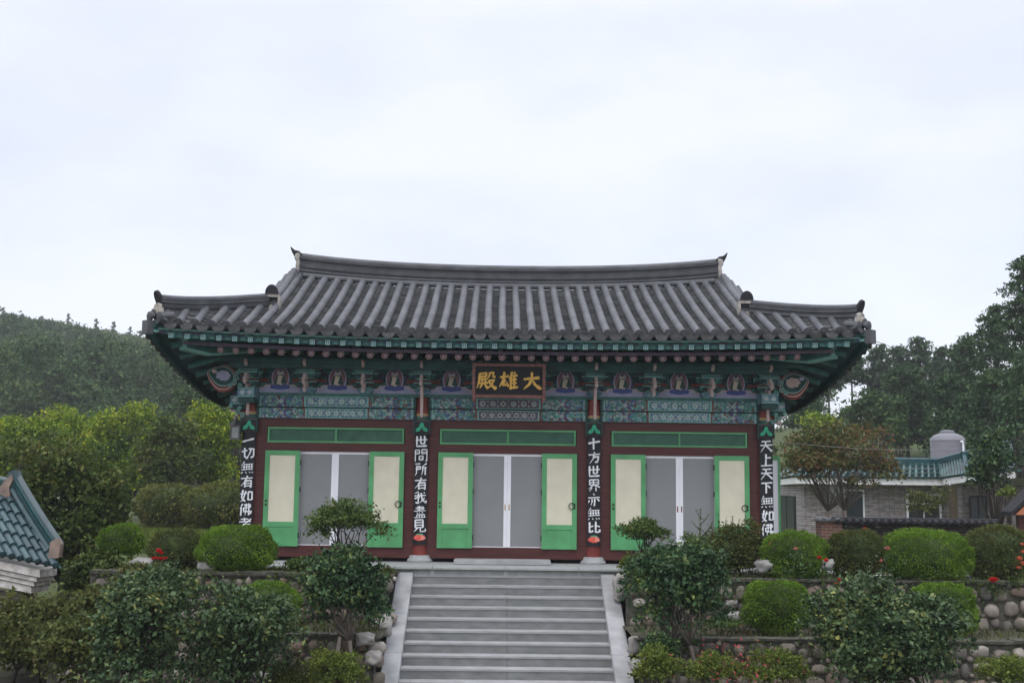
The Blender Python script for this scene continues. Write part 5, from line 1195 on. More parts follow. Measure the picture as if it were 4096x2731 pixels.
LM = dict(
    azalea=leaf_mat('azalea_leaf_bright', [(.056, .098, .014), (.098, .180, .017), (.14, .25, .024), (.19, .31, .034)], .6, 2.2, .25),
    azalea_dark=leaf_mat('azalea_leaf_dark', [(.035, .050, .014), (.065, .085, .022), (.095, .115, .028), (.13, .11, .04)], .6, 2.5, .25),
    azalea_olive=leaf_mat('azalea_leaf_olive', [(.055, .070, .016), (.10, .12, .026), (.14, .155, .032), (.18, .155, .045)], .6, 1.2, .25),
    azalea_light=leaf_mat('azalea_leaf_yellowish', [(.050, .075, .014), (.085, .125, .020), (.14, .185, .032), (.20, .23, .05)], .6, 3.0, .25),
    camellia=leaf_mat('camellia_leaf', [(.007, .020, .008), (.016, .046, .017), (.032, .076, .028), (.060, .115, .042), (.17, .21, .045)], .46, 2.4, .38, .15),
    camellia_b=leaf_mat('camellia_leaf_brownish', [(.012, .025, .010), (.028, .058, .022), (.052, .094, .036), (.088, .142, .056), (.27, .27, .07)], .46, 2.2, .38, .15),
    young=leaf_mat('young_shrub_leaf', [(.030, .055, .012), (.055, .095, .018), (.085, .135, .028), (.12, .17, .04)], .45, 3.0, .4),
    broad=leaf_mat('broad_tree_leaf', [(.020, .040, .010), (.042, .074, .015), (.072, .112, .022), (.11, .135, .03), (.18, .15, .04)], .55, .7, .3),
    yellow=leaf_mat('yellowing_tree_leaf', [(.028, .060, .010), (.068, .13, .014), (.15, .235, .018), (.26, .32, .022), (.40, .38, .03)], .6, .5, .25),
    maple=leaf_mat('maple_leaf_turning', [(.03, .05, .016), (.065, .09, .024), (.105, .11, .032), (.15, .095, .04), (.19, .075, .045)], .6, .7, .25),
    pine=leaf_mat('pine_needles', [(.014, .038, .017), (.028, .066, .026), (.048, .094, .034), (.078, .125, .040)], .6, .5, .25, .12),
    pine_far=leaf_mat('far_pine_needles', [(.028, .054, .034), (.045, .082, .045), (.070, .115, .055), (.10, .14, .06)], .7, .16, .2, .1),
    hillwood=leaf_mat('hill_wood_leaf', [(.018, .042, .018), (.032, .070, .026), (.055, .10, .034), (.082, .125, .040), (.115, .13, .05)], .7, .06, .2, .1),
    bamboo=leaf_mat('fine_leaf', [(.05, .09, .02), (.10, .16, .03), (.15, .2, .05)], .5, 3),
    red=mat('red_petal', (.55, .010, .012), .5), pink=mat('pink_petal', (.65, .22, .18), .5), orange=mat('orange_petal', (.68, .17, .09), .5),
)
BARK = mat('grey_brown_bark', (.13, .11, .095), .9, var=.35, scale=7, bump=.4, stretch=(1, 1, .35))
BARKD = mat('dark_bark', (.045, .036, .03), .9, var=.35, scale=6, bump=.4, stretch=(1, 1, .3))
CORE_SHADE = mat('shaded_core_green', (.035, .055, .014), .95, var=.4, scale=9)
SEED = [100]
def rs():
    SEED[0] += 1; return np.random.default_rng(SEED[0])
def base_thing(name, label, cat, p, group=None): return thing(name, label, cat, p, group)
def limbs(parent, base, targets, r0, m, name='trunk', fork=.35, stems=1, spread=.0, seed=1):
    rr = random.Random(seed); mb = MB(); o = Vector(base)
    for s_ in range(stems):
        foot = o+Vector((spread*(s_-(stems-1)/2), rr.uniform(-.1, .1)*spread, 0))
        mine = targets[s_::stems]
        if not mine: continue
        cen = sum((Vector(t) for t in mine), Vector())/len(mine)
        f = foot.lerp(cen, fork); f.x += rr.uniform(-.06, .06)*(cen-foot).length*.5
        mid = foot.lerp(f, .5)+Vector((rr.uniform(-.05, .05), rr.uniform(-.05, .05), 0))*(f-foot).length
        mb.tube([foot-o, mid-o, f-o], [r0*1.25, r0, r0*.8], 9)
        for t in mine:
            t = Vector(t); k = f.lerp(t, .5)+Vector((rr.uniform(-.12, .12), rr.uniform(-.12, .12), rr.uniform(-.02, .14)))*(t-f).length
            rl = r0*min(.6, 1.5/math.sqrt(len(mine)+1)); mb.tube([f-o-(k-f)*.05, k-o, t-o], [rl, rl*.6, rl*.2], 7)
            for _ in range(2):
                e = k.lerp(t, rr.uniform(.2, .7)); g = e+Vector((rr.uniform(-1, 1), rr.uniform(-1, 1), rr.uniform(.1, .8)))*(t-f).length*.28
                mb.tube([e-o, g-o], [rl*.38, rl*.12], 5)
    return mb.build(name, m, parent, smooth=True, fix=False)
# --- clipped round shrubs
def clipped(label, cx, cy, rx, ry, Y, m='azalea', group='clipped round azalea shrubs', leaf=.036, dens=1.0, bump=.10):
    r = rs(); c = at(cx, cy, Y); RX, RZ = msize(rx, Y), msize(ry, Y); RY = RX*.82
    t = base_thing('clipped_shrub', label, 'shrub', (c.x, Y, c.z-RZ), group)
    n = int(dens*24*RX*RZ/(leaf*leaf*.25)); d = nrm(r.normal(size=(n, 3))); d = d[d[:, 2] > -.93]
    ph = r.random(6)*6
    w = 1+bump*(np.sin(d[:, 0]*4+ph[0])*np.sin(d[:, 2]*5+ph[1])+np.sin(d[:, 1]*6+ph[2]+d[:, 0]*3))*.7+bump*.5*np.sin(d[:, 0]*13+ph[3])*np.sin(d[:, 2]*12+d[:, 1]*9+ph[4])
    q = w*(1.0-.10*r.random(len(d))**1.5)+np.where(r.random(len(d)) < .05, .10*r.random(len(d)), 0)
    sq = np.stack([np.sign(d[:, i])*np.abs(d[:, i])**.86 for i in range(3)], 1)
    P = np.array([c.x, Y, c.z])+sq*q[:, None]*np.array([RX, RY, RZ])
    leaf_object('foliage', P, nrm(d), leaf*(.6+.8*r.random(len(d))), LM[m], t, asp=.42, out=1.5, flat=.5, origin=t.location, seed=SEED[0])
    mb = MB(); vs = [(v.x*RX*.86, v.y*RY*.86, RZ+v.z*RZ*.86) for v in ICO_V]; mb.add(vs, ICO_F); mb.build('shrub_core', CORE_SHADE, t, smooth=True)  # solid core, the shaded inside of the shrub put into its dark green
    return t
clipped('bright clipped round shrub at the foot of the leftmost plaque, largest on the left', 545, 1258, 89, 51, -2.45)
clipped('bright clipped round shrub on the lower bed, below the large left one', 616, 1381, 72, 44, -3.85)
clipped('bright clipped round shrub right of the rightmost plaque foot', 1823, 1276, 75, 54, -2.4)
clipped('widest bright clipped round shrub, in front of the dark tile wall', 2121, 1276, 101, 58, -2.4)
clipped('bright clipped round shrub on the lower bed, right of the dark camellia tree', 1786, 1391, 76, 58, -3.85)
clipped('bright clipped round shrub half hidden behind the large right camellia', 2165, 1400, 74, 60, -3.85)
clipped('small bright clipped shrub by the lawn, behind the big left tree', 278, 1240, 50, 36, -1.0)
clipped('dark olive loosely clipped shrub between two bright ones, under the brick pier', 1967, 1270, 70, 53, -2.3, 'azalea_dark', 'loose dark azalea shrubs', .05, .9, .10)
clipped('dark olive loosely clipped shrub at the far right of the upper bed', 2292, 1272, 82, 62, -2.3, 'azalea_dark', 'loose dark azalea shrubs', .05, .9, .10)
clipped('brownish loose shrub behind the red flowers at left', 408, 1262, 58, 46, -1.9, 'azalea_dark', 'loose dark azalea shrubs', .05, .8, .12)
clipped('large olive shrub mound behind the lawn, left of its twin', 392, 1160, 82, 48, 17, 'azalea_olive', 'olive shrub mounds behind the lawn', .13, .9, .10)
clipped('large olive shrub mound behind the lawn, touching the leftmost plaque', 508, 1162, 82, 52, 16, 'azalea_olive', 'olive shrub mounds behind the lawn', .13, .9, .10)
# --- shrubs with loose leaves
def shrub(name, label, cx, cy, rx, ry, Y, base_py, m, leaf=.075, cover=1.0, k=9, sz=.5, clump=.30, bark=BARK, stems=2, r0=.03, spread=.2, cat='shrub', group=None, asp=.6, fork=.35, low=-.35, depth=.6, out=.5, sx=0, trunk='stem', crown='foliage', extra=(), bz=None, top=.35, main=.60):
    r = rs(); c = at(cx, cy, Y); rad = (msize(rx, Y), msize(rx, Y)*.8, msize(ry, Y))
    b = at(cx+sx, base_py, Y); z = b.z if bz is None else bz
    t = base_thing(name, label, cat, (b.x, Y, z), group)
    bl = [(np.array(c), np.array(rad)*main)]+sub_blobs(c, rad, k, r, sz, low)
    for (ex, ey, er, eq) in extra:
        e = at(ex, ey, Y); bl.append((np.array(e), np.array([msize(er, Y), msize(er, Y)*.8, msize(eq, Y)])))
    P, N = cloud(bl, leaf, cover*.62, r, clump, depth, top)
    leaf_object(crown, P, N, leaf*(.5+.75*r.random(len(P))), LM[m], t, asp=asp, out=out, origin=t.location, seed=SEED[0])
    limbs(t, t.location, [tuple(q[0]) for q in bl[1:]], r0, bark, trunk, fork, stems, spread, SEED[0])
    return t
shrub('dark_shrub', 'dark brown shrub at the bottom left, right under the white cornice', 175, 1500, 110, 95, -5.3, 1640, 'azalea_dark', .085, 1.1, 18, .42, .28, BARKD, 3, .022, .4, bz=-1.7, low=-.8)
# by the staircase, left
shrub('umbrella_shrub', 'flat topped umbrella shaped shrub in front of the left doors', 800, 1199, 96, 46, -2.1, 1292, 'young', .055, 1.15, 14, .42, .34, BARKD, 4, .022, .12, low=-.15, fork=.3, extra=((735, 1225, 38, 26), (868, 1222, 34, 26), (800, 1172, 60, 26)))
shrub('camellia_tree', 'small camellia tree with two bare trunks left of the staircase', 792, 1352, 98, 92, -5.0, 1545, 'camellia', .076, 1.4, 20, .45, .28, BARK, 2, .034, .28, 'small tree', fork=.55, low=-.45, bz=-1.7, sx=4, trunk='trunk', crown='crown', extra=((740, 1330, 50, 60), (850, 1340, 44, 60), (790, 1290, 60, 40), (730, 1410, 40, 36), (850, 1415, 40, 30)))
shrub('camellia_shrub', 'broad glossy camellia shrub at the bottom left, nearest the lower boulder wall', 555, 1468, 142, 134, -5.9, 1640, 'camellia_b', .076, 1.1, 24, .38, .26, BARKD, 3, .022, .4, bz=-1.7, low=-.8, extra=((640, 1400, 46, 40), (520, 1540, 110, 50)))
shrub('camellia_shrub', 'broad glossy camellia shrub at the bottom left with yellow flecks, beside the gate building', 335, 1440, 145, 145, -6.2, 1640, 'camellia_b', .076, 1.1, 26, .38, .26, BARKD, 3, .022, .4, bz=-1.7, low=-.8, extra=((330, 1545, 130, 50),))
shrub('dark_shrub', 'dark brownish shrub in the bottom left corner under the white cornice', 85, 1480, 150, 120, -4.2, 1640, 'azalea_dark', .09, 1.1, 20, .45, .30, BARKD, 3, .03, .4, bz=-1.7)
shrub('dark_shrub', 'dark shrub filling the gap behind the two broad camellias at left', 230, 1400, 120, 70, -4.0, 1560, 'azalea_dark', .08, .8, 10, .5, .30, BARKD, 3, .03, .4, bz=-1.7)
shrub('low_shrub', 'pale green low shrub at the bottom beside the left side slab', 770, 1545, 92, 56, -5.5, 1640, 'azalea_light', .045, 1.0, 14, .36, .34, BARKD, 3, .015, .3, bz=-1.7, out=1.2)
shrub('low_shrub', 'olive low shrub in front of the two bare trunks', 668, 1560, 70, 50, -5.6, 1640, 'azalea_dark', .045, 1.0, 10, .4, .34, BARKD, 3, .015, .3, bz=-1.7, out=1.2)
shrub('low_shrub', 'small reddish green shrub at the top of the left side slab', 892, 1318, 20, 22, -2.2, 1345, 'azalea_dark', .04, 1.0, 6, .5, .4, BARKD, 2, .01, .1, out=1.0)
shrub('low_shrub', 'leafy shrub between the camellia tree and the platform at left', 690, 1305, 50, 26, -2.4, 1330, 'young', .05, 1.0, 8, .5, .35, BARKD, 2, .012, .2, out=.9)
shrub('low_shrub', 'deep green shrub between the camellia tree and the left side slab', 858, 1398, 40, 46, -3.9, 1460, 'camellia', .07, .9, 8, .5, .32, BARKD, 2, .016, .2)
shrub('low_shrub', 'dark shrub hanging over the left end of the upper boulder wall', 330, 1322, 96, 30, -3.25, 1365, 'azalea_dark', .06, 1.0, 12, .42, .32, BARKD, 3, .012, .3, out=.8, low=-.8, bz=-.9)
shrub('low_shrub', 'fern green shrub in front of the twin trunks, under the left camellia tree', 790, 1478, 66, 30, -4.35, 1510, 'young', .05, .7, 9, .45, .35, BARKD, 2, .010, .3, out=1.0, low=-.8, bz=-1.7)
# right of the staircase
shrub('camellia_tree', 'dense dark camellia tree on pale trunks right of the staircase', 1556, 1352, 112, 96, -5.0, 1560, 'camellia', .074, 1.4, 20, .44, .28, BARK, 3, .034, .32, 'small tree', fork=.5, low=-.45, bz=-1.7, trunk='trunk', crown='crown', extra=((1470, 1345, 48, 66), (1640, 1330, 50, 70), (1500, 1420, 58, 42), (1620, 1420, 62, 42), (1560, 1290, 80, 44)))
shrub('small_tree', 'light crowned shrub in front of the green door left of the white screen stile', 1482, 1226, 62, 36, -2.1, 1290, 'young', .05, 1.2, 14, .45, .36, BARKD, 3, .018, .1, low=-.2)
t = shrub('tall_shrub', 'tall bushy shrub with upright shoots in front of the right doors', 1690, 1268, 66, 70, -2.15, 1335, 'azalea_dark', .05, 1.1, 18, .42, .34, BARKD, 4, .014, .25, out=1.2, low=-.9, extra=((1640, 1262, 36, 50), (1722, 1250, 32, 56), (1690, 1300, 66, 36)))
def spikes(parent, lst, Y, m, leaf=.04, every=.035, nm='shoot'):
    P, N, mb = [], [], MB(); o = parent.location; r = rs()
    for (x0, y0, x1, y1) in lst:
        a, b = at(x0, y0, Y), at(x1, y1, Y); mb.tube([a-o, b-o], [.007, .003], 5)
        n = max(3, int((b-a).length/every)*3)
        for k in range(n):
            p = a.lerp(b, r.random()); P.append(p+Vector(r.normal(size=3)*.012)); N.append(r.normal(size=3)*.7+np.array([0, 0, .8]))
    s_ = mb.build(nm, BARKD, parent); leaf_object('shoot_leaves', np.array(P), nrm(np.array(N)), leaf*(.7+.6*r.random(len(P))), LM[m], s_, asp=.34, out=1.0, origin=o, seed=SEED[0])
spikes(t, [(1652, 1240, 1650, 1178), (1668, 1235, 1668, 1188), (1682, 1230, 1683, 1184), (1694, 1232, 1698, 1190), (1706, 1238, 1712, 1186), (1640, 1245, 1634, 1200), (1722, 1245, 1728, 1205), (1738, 1262, 1744, 1215)], -2.15, 'azalea_dark')
t = base_thing('feathery_shrub', 'thin feathery pale shrub standing before the grey screen of the right doors', 'shrub', at(1604, 1300, -2.0))
spikes(t, [(1604, 1300, 1610, 1165)], -2.0, 'bamboo', .05)
spikes(t, [(1608, 1250, 1580, 1225), (1608, 1240, 1636, 1205), (1609, 1220, 1588, 1196), (1609, 1205, 1630, 1180), (1609, 1262, 1584, 1255), (1608, 1255, 1634, 1236), (1610, 1190, 1597, 1170)], -2.0, 'bamboo', .045, nm='side_shoot')
shrub('low_shrub', 'yellow green small shrub at the top of the right side slab', 1445, 1296, 30, 30, -2.0, 1330, 'azalea_light', .05, .9, 7, .5, .38, BARKD, 2, .01, .1, out=.9)
shrub('camellia_shrub', 'large glossy camellia shrub filling the lower right foreground', 2040, 1475, 190, 138, -6.4, 1680, 'camellia_b', .078, 1.25, 34, .38, .24, BARKD, 4, .022, .5, bz=-1.7, low=-.8, extra=((1990, 1370, 80, 56), (1900, 1420, 60, 60), (2160, 1420, 66, 50)))
shrub('low_shrub', 'deep green shrub behind the yellowish one beside the right side slab', 1520, 1490, 56, 52, -5.3, 1580, 'camellia', .05, 1.1, 10, .45, .34, BARKD, 3, .016, .2, bz=-1.7, out=1.0)
shrub('low_shrub', 'yellowish low shrub at the bottom, nearest the right side slab', 1508, 1538, 74, 56, -5.9, 1640, 'azalea_light', .045, 1.0, 12, .38, .34, BARKD, 3, .012, .3, bz=-1.7, out=1.2)
shrub('low_shrub', 'yellowish low shrub with red leaf tips at the bottom, second from the staircase', 1636, 1540, 78, 52, -5.9, 1640, 'azalea_light', .045, 1.0, 12, .38, .34, BARKD, 3, .012, .3, bz=-1.7, out=1.2)
shrub('low_shrub', 'yellowish low shrub at the bottom, left of the large right camellia', 1780, 1540, 90, 52, -5.9, 1640, 'azalea_light', .045, 1.0, 12, .38, .34, BARKD, 3, .012, .3, bz=-1.7, out=1.2)
shrub('low_shrub', 'yellowish low shrub at the bottom right corner under the boulder wall', 2300, 1545, 84, 50, -5.9, 1640, 'azalea_light', .045, .9, 10, .4, .34, BARKD, 3, .012, .3, bz=-1.7, out=1.2)
shrub('low_shrub', 'small sprawling weed on the lower bed under the dark camellia tree', 1660, 1432, 70, 14, -4.1, 1445, 'young', .045, .6, 9, .4, .4, BARKD, 2, .008, .4, out=1.0)
shrub('low_shrub', 'green shrub between the dark camellia tree and the right doors', 1600, 1268, 54, 44, -2.3, 1330, 'young', .05, 1.0, 12, .45, .34, BARKD, 3, .012, .25, out=1.0, low=-.9)
r = rs(); n = 260; c = at(1690, 1530, -5.9); P = np.array(c)+r.normal(size=(n, 3))*np.array([.30, .2, .16]); o = bpy.data.objects['low_shrub']
red_ = [q for q in bpy.data.objects if q.get('label', '').startswith('yellowish low shrub with red')][0]
leaf_object('red_leaf_tips', P, nrm(r.normal(size=(n, 3))+np.array([0, 0, .8])), .05*(.6+.7*r.random(n)), mat('red_leaf', (.26, .035, .035), .6), red_, origin=red_.location, seed=77)
# --- roses
def flower(mb, p, r, rr, mi=0):
    for k in range(9):
        a = 2.4*k; e = .25+.1*k; d = Vector((math.cos(a)*math.cos(e), math.sin(a)*math.cos(e), math.sin(e)))
        sd_ = d.cross(Vector((0, 0, 1))).normalized(); u = sd_.cross(d)
        q = [p+d*r*.1-sd_*r*.15, p+d*r*.7-sd_*r*.5+u*r*.2, p+d*r*1.05+u*r*.3, p+d*r*.7+sd_*r*.5+u*r*.2, p+d*r*.1+sd_*r*.15]
        mb.add(q, [tuple(range(5))], mi)
def rose(label, px, py, Y, blooms, col, h=.45, leafy=60):
    p0 = at(px, py, Y); t = base_thing('rose_bush', label, 'rose', (p0.x, Y, p0.z-h)); r = rs(); o = t.location
    mb, st_ = MB(), MB(); rr = random.Random(SEED[0])
    for (bx, by, br_) in blooms:
        q = at(bx, by, Y); mb = MB(); flower(mb, q-o, msize(br_, Y), rr); mb.build('bloom', LM[col], t, fix=False); st_.tube([Vector((0, 0, 0)), (q-o)*.5+Vector((rr.uniform(-.05, .05), 0, .04)), q-o], [.008, .006, .004], 5)
    s_ = st_.build('stem', LM['azalea_dark'], t)
    if leafy:
        P = np.array([[p0.x, Y, p0.z-h*.5]])+r.normal(size=(leafy, 3))*np.array([.12, .08, h*.28]); leaf_object('leaves', P, nrm(r.normal(size=(leafy, 3))+np.array([0, -.3, .6])), .055*(.7+.6*r.random(leafy)), LM['camellia'], t, origin=o, seed=SEED[0])
rose('red flowering plant at left beside the white boulder', 366, 1272, -2.6, [(364, 1268, 9), (370, 1272, 7), (358, 1285, 8), (370, 1287, 9), (380, 1284, 6), (350, 1284, 5)], 'red', .35, 50)
rose('two red roses in front of the clipped shrub by the rightmost plaque', 1885, 1285, -2.95, [(1882, 1283, 7), (1898, 1290, 8)], 'red', .4)
rose('single red rose at the far right above the boulder wall', 2282, 1336, -3.1, [(2280, 1337, 12), (2288, 1333, 8)], 'red', .3, 30)
rose('dark red rose on the top of the large right camellia', 1925, 1337, -6.3, [(1926, 1335, 8), (1922, 1342, 6)], 'red', .3, 20)
rose('orange flower above the dark shrub below the brick pier', 1987, 1217, -1.8, [(1987, 1217, 7)], 'red', .4, 15)
rose('pale pink rose in front of the widest clipped shrub', 2038, 1262, -3.0, [(2038, 1262, 8), (2024, 1290, 6)], 'pink', .5, 110)
rose('climbing rose with a pale bud before the clipped shrub by the plaque', 1826, 1265, -3.05, [(1828, 1262, 6)], 'pink', .55, 120)
rose('orange pink flowers at the right edge', 2346, 1290, -2.8, [(2342, 1286, 9), (2348, 1298, 10), (2350, 1270, 7), (2340, 1306, 7), (2348, 1252, 6)], 'orange', .5, 60)
# --- trees
def tree(name, label, cx, cy, rx, ry, Y, m, leaf, cover=1.0, k=12, sz=.42, clump=.26, r0=.12, bz=None, bark=BARKD, group=None, low=-.5, extra=(), stems=1, fork=.3, asp=.55, depth=.7, spread=.3, sx=0):
    p = at(cx+sx, cy, Y); z = ground_z(p.x, Y)-.05 if bz is None else bz
    return shrub(name, label, cx, cy, rx, ry, Y, cy, m, leaf, cover, k, sz, clump, bark, stems, r0, spread, 'tree', group, asp, fork, low, depth, .4, sx, 'trunk', 'crown', extra, z, .15, .55)
gl = 'yellowing trees on the left'
tree('broadleaf_tree', 'big dark olive tree at the left edge above the gate building', 150, 1180, 165, 175, 1.5, 'broad', .125, 1.2, 36, .34, .22, .14, extra=((60, 1050, 90, 70), (250, 1250, 62, 70), (200, 1330, 80, 60), (130, 1290, 90, 80), (240, 1170, 60, 60)), group=gl, low=-.9)
tree('broadleaf_tree', 'dark tree low behind the gate building, between it and the white boulder', 225, 1325, 100, 75, -1.4, 'broad', .10, 1.1, 18, .4, .24, .05, bz=-1.2, low=-.9, group=gl)
tree('yellowing_tree', 'yellow green tree at the left edge, topping the dark olive one', 60, 1045, 125, 110, 22, 'yellow', .14, 1.2, 24, .36, .22, .14, group=gl, low=-.9)
tree('yellowing_tree', 'yellow green tree third from the left edge, widest crown', 290, 1050, 122, 128, 24, 'yellow', .14, 1.2, 26, .34, .22, .15, group=gl, low=-.9, extra=((322, 955, 46, 34), (240, 1110, 80, 60)))
tree('yellowing_tree', 'yellow green tree with a pointed top, second from the left edge', 175, 1015, 95, 95, 27, 'yellow', .14, 1.2, 20, .38, .22, .14, group=gl, low=-.9)
tree('yellowing_tree', 'olive tree between the two widest yellow ones, left of the hall', 395, 1060, 100, 110, 21, 'broad', .16, 1.15, 22, .36, .24, .13, group=gl, low=-.9)
tree('yellowing_tree', 'brightest yellow tree touching the left corner of the hall', 487, 1055, 86, 120, 23, 'yellow', .14, 1.2, 24, .36, .22, .14, group=gl, low=-.9, extra=((470, 955, 44, 36), (536, 1000, 40, 60)))
tree('broadleaf_tree', 'green tree behind the brightest yellow one, under the left eave', 545, 960, 70, 90, 34, 'hillwood', .24, .9, 14, .4, .24, .15, group=gl)
tree('broadleaf_tree', 'mid green tree behind the left eave, above the yellow crowns', 450, 930, 80, 60, 46, 'hillwood', .28, .9, 14, .4, .24, .15, group=gl)
tree('maple_tree', 'reddish maple with spreading grey limbs in front of the stone clad house', 1925, 1058, 138, 80, 10, 'maple', .115, .85, 26, .30, .26, .075, bark=BARK, low=-.25, extra=((1840, 1090, 60, 34), (2030, 1090, 50, 40), (1900, 1000, 60, 34), (1985, 1010, 60, 38), (1830, 1040, 50, 40), (1975, 1112, 50, 22)), fork=.55, stems=2, spread=.5)
tree('broadleaf_tree', 'dense dark green tree at the right edge beside the canopy', 2285, 1075, 74, 96, 8, 'camellia', .12, 1.0, 20, .38, .26, .09, group='trees by the house', extra=((2330, 1010, 50, 50),))
tree('broadleaf_tree', 'sapling with light green leaves before the dark tree at the right edge', 2312, 1135, 26, 22, 5, 'azalea_light', .10, .8, 7, .5, .35, .03, group='trees by the house')
tree('broadleaf_tree', 'thin brownish tree in front of the white framed house window', 2120, 1160, 62, 36, 12, 'azalea_dark', .10, .55, 14, .34, .3, .05, group='trees by the house', extra=((2160, 1140, 34, 30),))
# conifers on the right, one by one
gp = 'pines on the rise to the right'
def pine(label, px, top_py, w, Y, m='pine', k=16, name='pine_tree', group=gp, cover=.9, lean=0, leaf=None, bot=.35, thin=1.0):
    r = rs(); X = at(px, top_py, Y); z0 = ground_z(X.x, Y); H = X.z-z0; Wm = msize(w, Y)
    t = base_thing(name, label, 'tree', (X.x-lean, Y, z0-.1), group); bl = []
    for i in range(k):
        f = bot+(1-bot)*(i+.5)/k; a = i*2.4+r.random(); rad = Wm*(1.05-f*.78)*(.5+.5*r.random())
        c = (X.x+math.cos(a)*rad*.75-lean*(1-f), Y+math.sin(a)*rad*.75, z0+H*f*.97)
        s_ = Wm*(.50-.20*f)*(.8+.4*r.random())*thin; bl.append((np.array(c), np.array([s_*1.15, s_*1.15, s_*.72])))
    bl.append((np.array([X.x, Y, X.z-Wm*.14]), np.array([Wm*.16, Wm*.16, Wm*.17])))
    lf = leaf or max(.15, .0055*(Y+22)*.65)
    P, N = cloud(bl, lf, cover*1.25, r, .30, .8, .2)
    leaf_object('crown', P, N, lf*(.6+.8*r.random(len(P))), LM[m], t, asp=.42, out=.9, origin=t.location, seed=SEED[0])
    mb = MB(); o = t.location; top = Vector((X.x, Y, X.z-.3))
    mb.tube([(0, 0, 0), Vector((-lean*.2, 0, 0))+(top-o)*.5, top-o], [.022*H, .014*H, .004*H], 8)
    for c, s_ in bl[:-1]:
        c = Vector(c); hz = max(.2, (c.z-o.z)*.9); q = Vector((0, 0, 0)).lerp(top-o, min(.95, hz/max(.1, top.z-o.z)))
        mb.tube([q, c-o], [.005*H, .002*H], 5)
    mb.build('trunk', BARKD, t, smooth=True, fix=False); return t
for a in [
    ('tallest pine at the right edge, reaching highest', 2352, 590, 105, 30, 'pine', 26),
    ('pine below the tallest one with its own rounded top', 2285, 700, 92, 36, 'pine', 24),
    ('pine left of the two tallest ones, sloping shoulder', 2225, 775, 84, 42, 'pine', 22),
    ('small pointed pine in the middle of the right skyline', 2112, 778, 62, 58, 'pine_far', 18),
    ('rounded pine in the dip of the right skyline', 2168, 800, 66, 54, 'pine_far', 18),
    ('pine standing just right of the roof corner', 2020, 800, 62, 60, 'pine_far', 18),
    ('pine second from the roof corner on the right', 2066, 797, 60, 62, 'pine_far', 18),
    ('dark pine with bare trunks seen against sky gaps', 1955, 818, 58, 60, 'pine', 16),
    ('dark pine filling the gap behind the right roof eave', 1850, 870, 60, 50, 'pine', 18),
    ('dark pine with a bare trunk right beside the roof eave', 1902, 838, 54, 58, 'pine', 14),
    ('broad dark pine in the middle of the right wood', 2080, 850, 90, 44, 'pine', 22),
    ('dark pine in front of the broad one at right', 2180, 860, 90, 36, 'pine', 22),
    ('dark pine low at the right, above the dense tree', 2270, 850, 95, 28, 'pine', 22),
    ('dark pine at the right edge below the tallest crown', 2345, 810, 90, 26, 'pine', 22)]:
    pine(*a, bot=(.62 if 'bare trunk' in a[0] else .22))
gb = 'bushy trees below the pines'
tree('bushy_tree', 'rounded mid green tree under the pines, left of the water tank', 2010, 960, 92, 70, 38, 'hillwood', .24, .95, 18, .38, .24, .12, group=gb)
tree('bushy_tree', 'green tree closing the gap under the right roof corner', 1872, 905, 58, 44, 52, 'hillwood', .26, 1.0, 14, .42, .26, .1, group=gb)
tree('bushy_tree', 'light green small tree under the right eave', 1880, 985, 60, 46, 40, 'yellow', .24, .8, 12, .42, .26, .08, group=gb)
tree('bushy_tree', 'green tree directly right of the hall eave, below the sky gap', 1852, 950, 50, 50, 46, 'hillwood', .26, .8, 12, .42, .26, .1, group=gb)
tree('bushy_tree', 'dark bushy tree behind the water tank', 2245, 970, 80, 66, 32, 'pine', .22, .95, 16, .4, .25, .11, group=gb)
tree('bushy_tree', 'dark narrow tree left of the water tank, before the bright meadow', 2060, 1010, 34, 60, 33, 'hillwood', .2, .95, 12, .42, .26, .09, group=gb)
tree('bushy_tree', 'bushy tree at the right edge above the dense tree', 2335, 940, 60, 60, 22, 'pine', .18, .95, 14, .4, .25, .1, group=gb)
# --- wooded hill on the left: individual trees stand out on its skyline, the slope reads as one mass
def skyline(px):
    pts = [(-60, 706), (0, 716), (60, 726), (120, 735), (180, 748), (250, 757), (330, 770), (420, 790), (560, 830), (700, 870)]
    for (a, b), (c, d) in zip(pts[:-1], pts[1:]):
        if a <= px <= c: return b+(d-b)*(px-a)/(c-a)
    return 880
r = rs(); Ps, Ns, Ss = [], [], []
def hill_top_y(px, Y): return at(px, skyline(px)+6, 235).z
cnt = 0
spots = []
for row in range(26):
    Y = 78+row*6.4
    spots += [(row, Y, px, 1.0) for px in np.arange(-70, 700, 5200/(Y+22))]
    if row % 2 == 0: spots += [(row, Y, px, 1.7) for px in list(np.arange(-420, -75, 9500/(Y+22)))+list(np.arange(705, 1700, 9500/(Y+22)))]
for row, Y, px, big in spots:
    if 1:
        px_ = px+r.uniform(-16, 16); Yq = Y+r.uniform(-6, 6)
        X = at(px_, 900, Yq).x; gz = ground_z(X, Yq)
        lim = at(px_, skyline(px_)+r.uniform(4, 12), Yq).z if big == 1 else gz+11
        H = min(r.uniform(5, 13), lim-gz)
        if H < 2: continue
        w = H*r.uniform(.26, .42)*(1 if big == 1 else 1.25); nb = 5; bl = []
        for i in range(nb):
            f = .3+.7*(i+.5)/nb; a = i*2.4+r.random()*2; bl.append((np.array([X+math.cos(a)*w*.6*(1.1-f*.7), Yq+math.sin(a)*w*.6*(1.1-f*.7), gz+H*f*.95]), np.array([w*.62, w*.62, w*.5])*(1.2-.5*f)))
        lf = (.32+.0011*Yq)*big
        P, N = cloud(bl, lf, .62, r, .34, .7, .15); Ps.append(P); Ns.append(N); Ss.append(lf*(.6+.8*r.random(len(P)))); cnt += 1
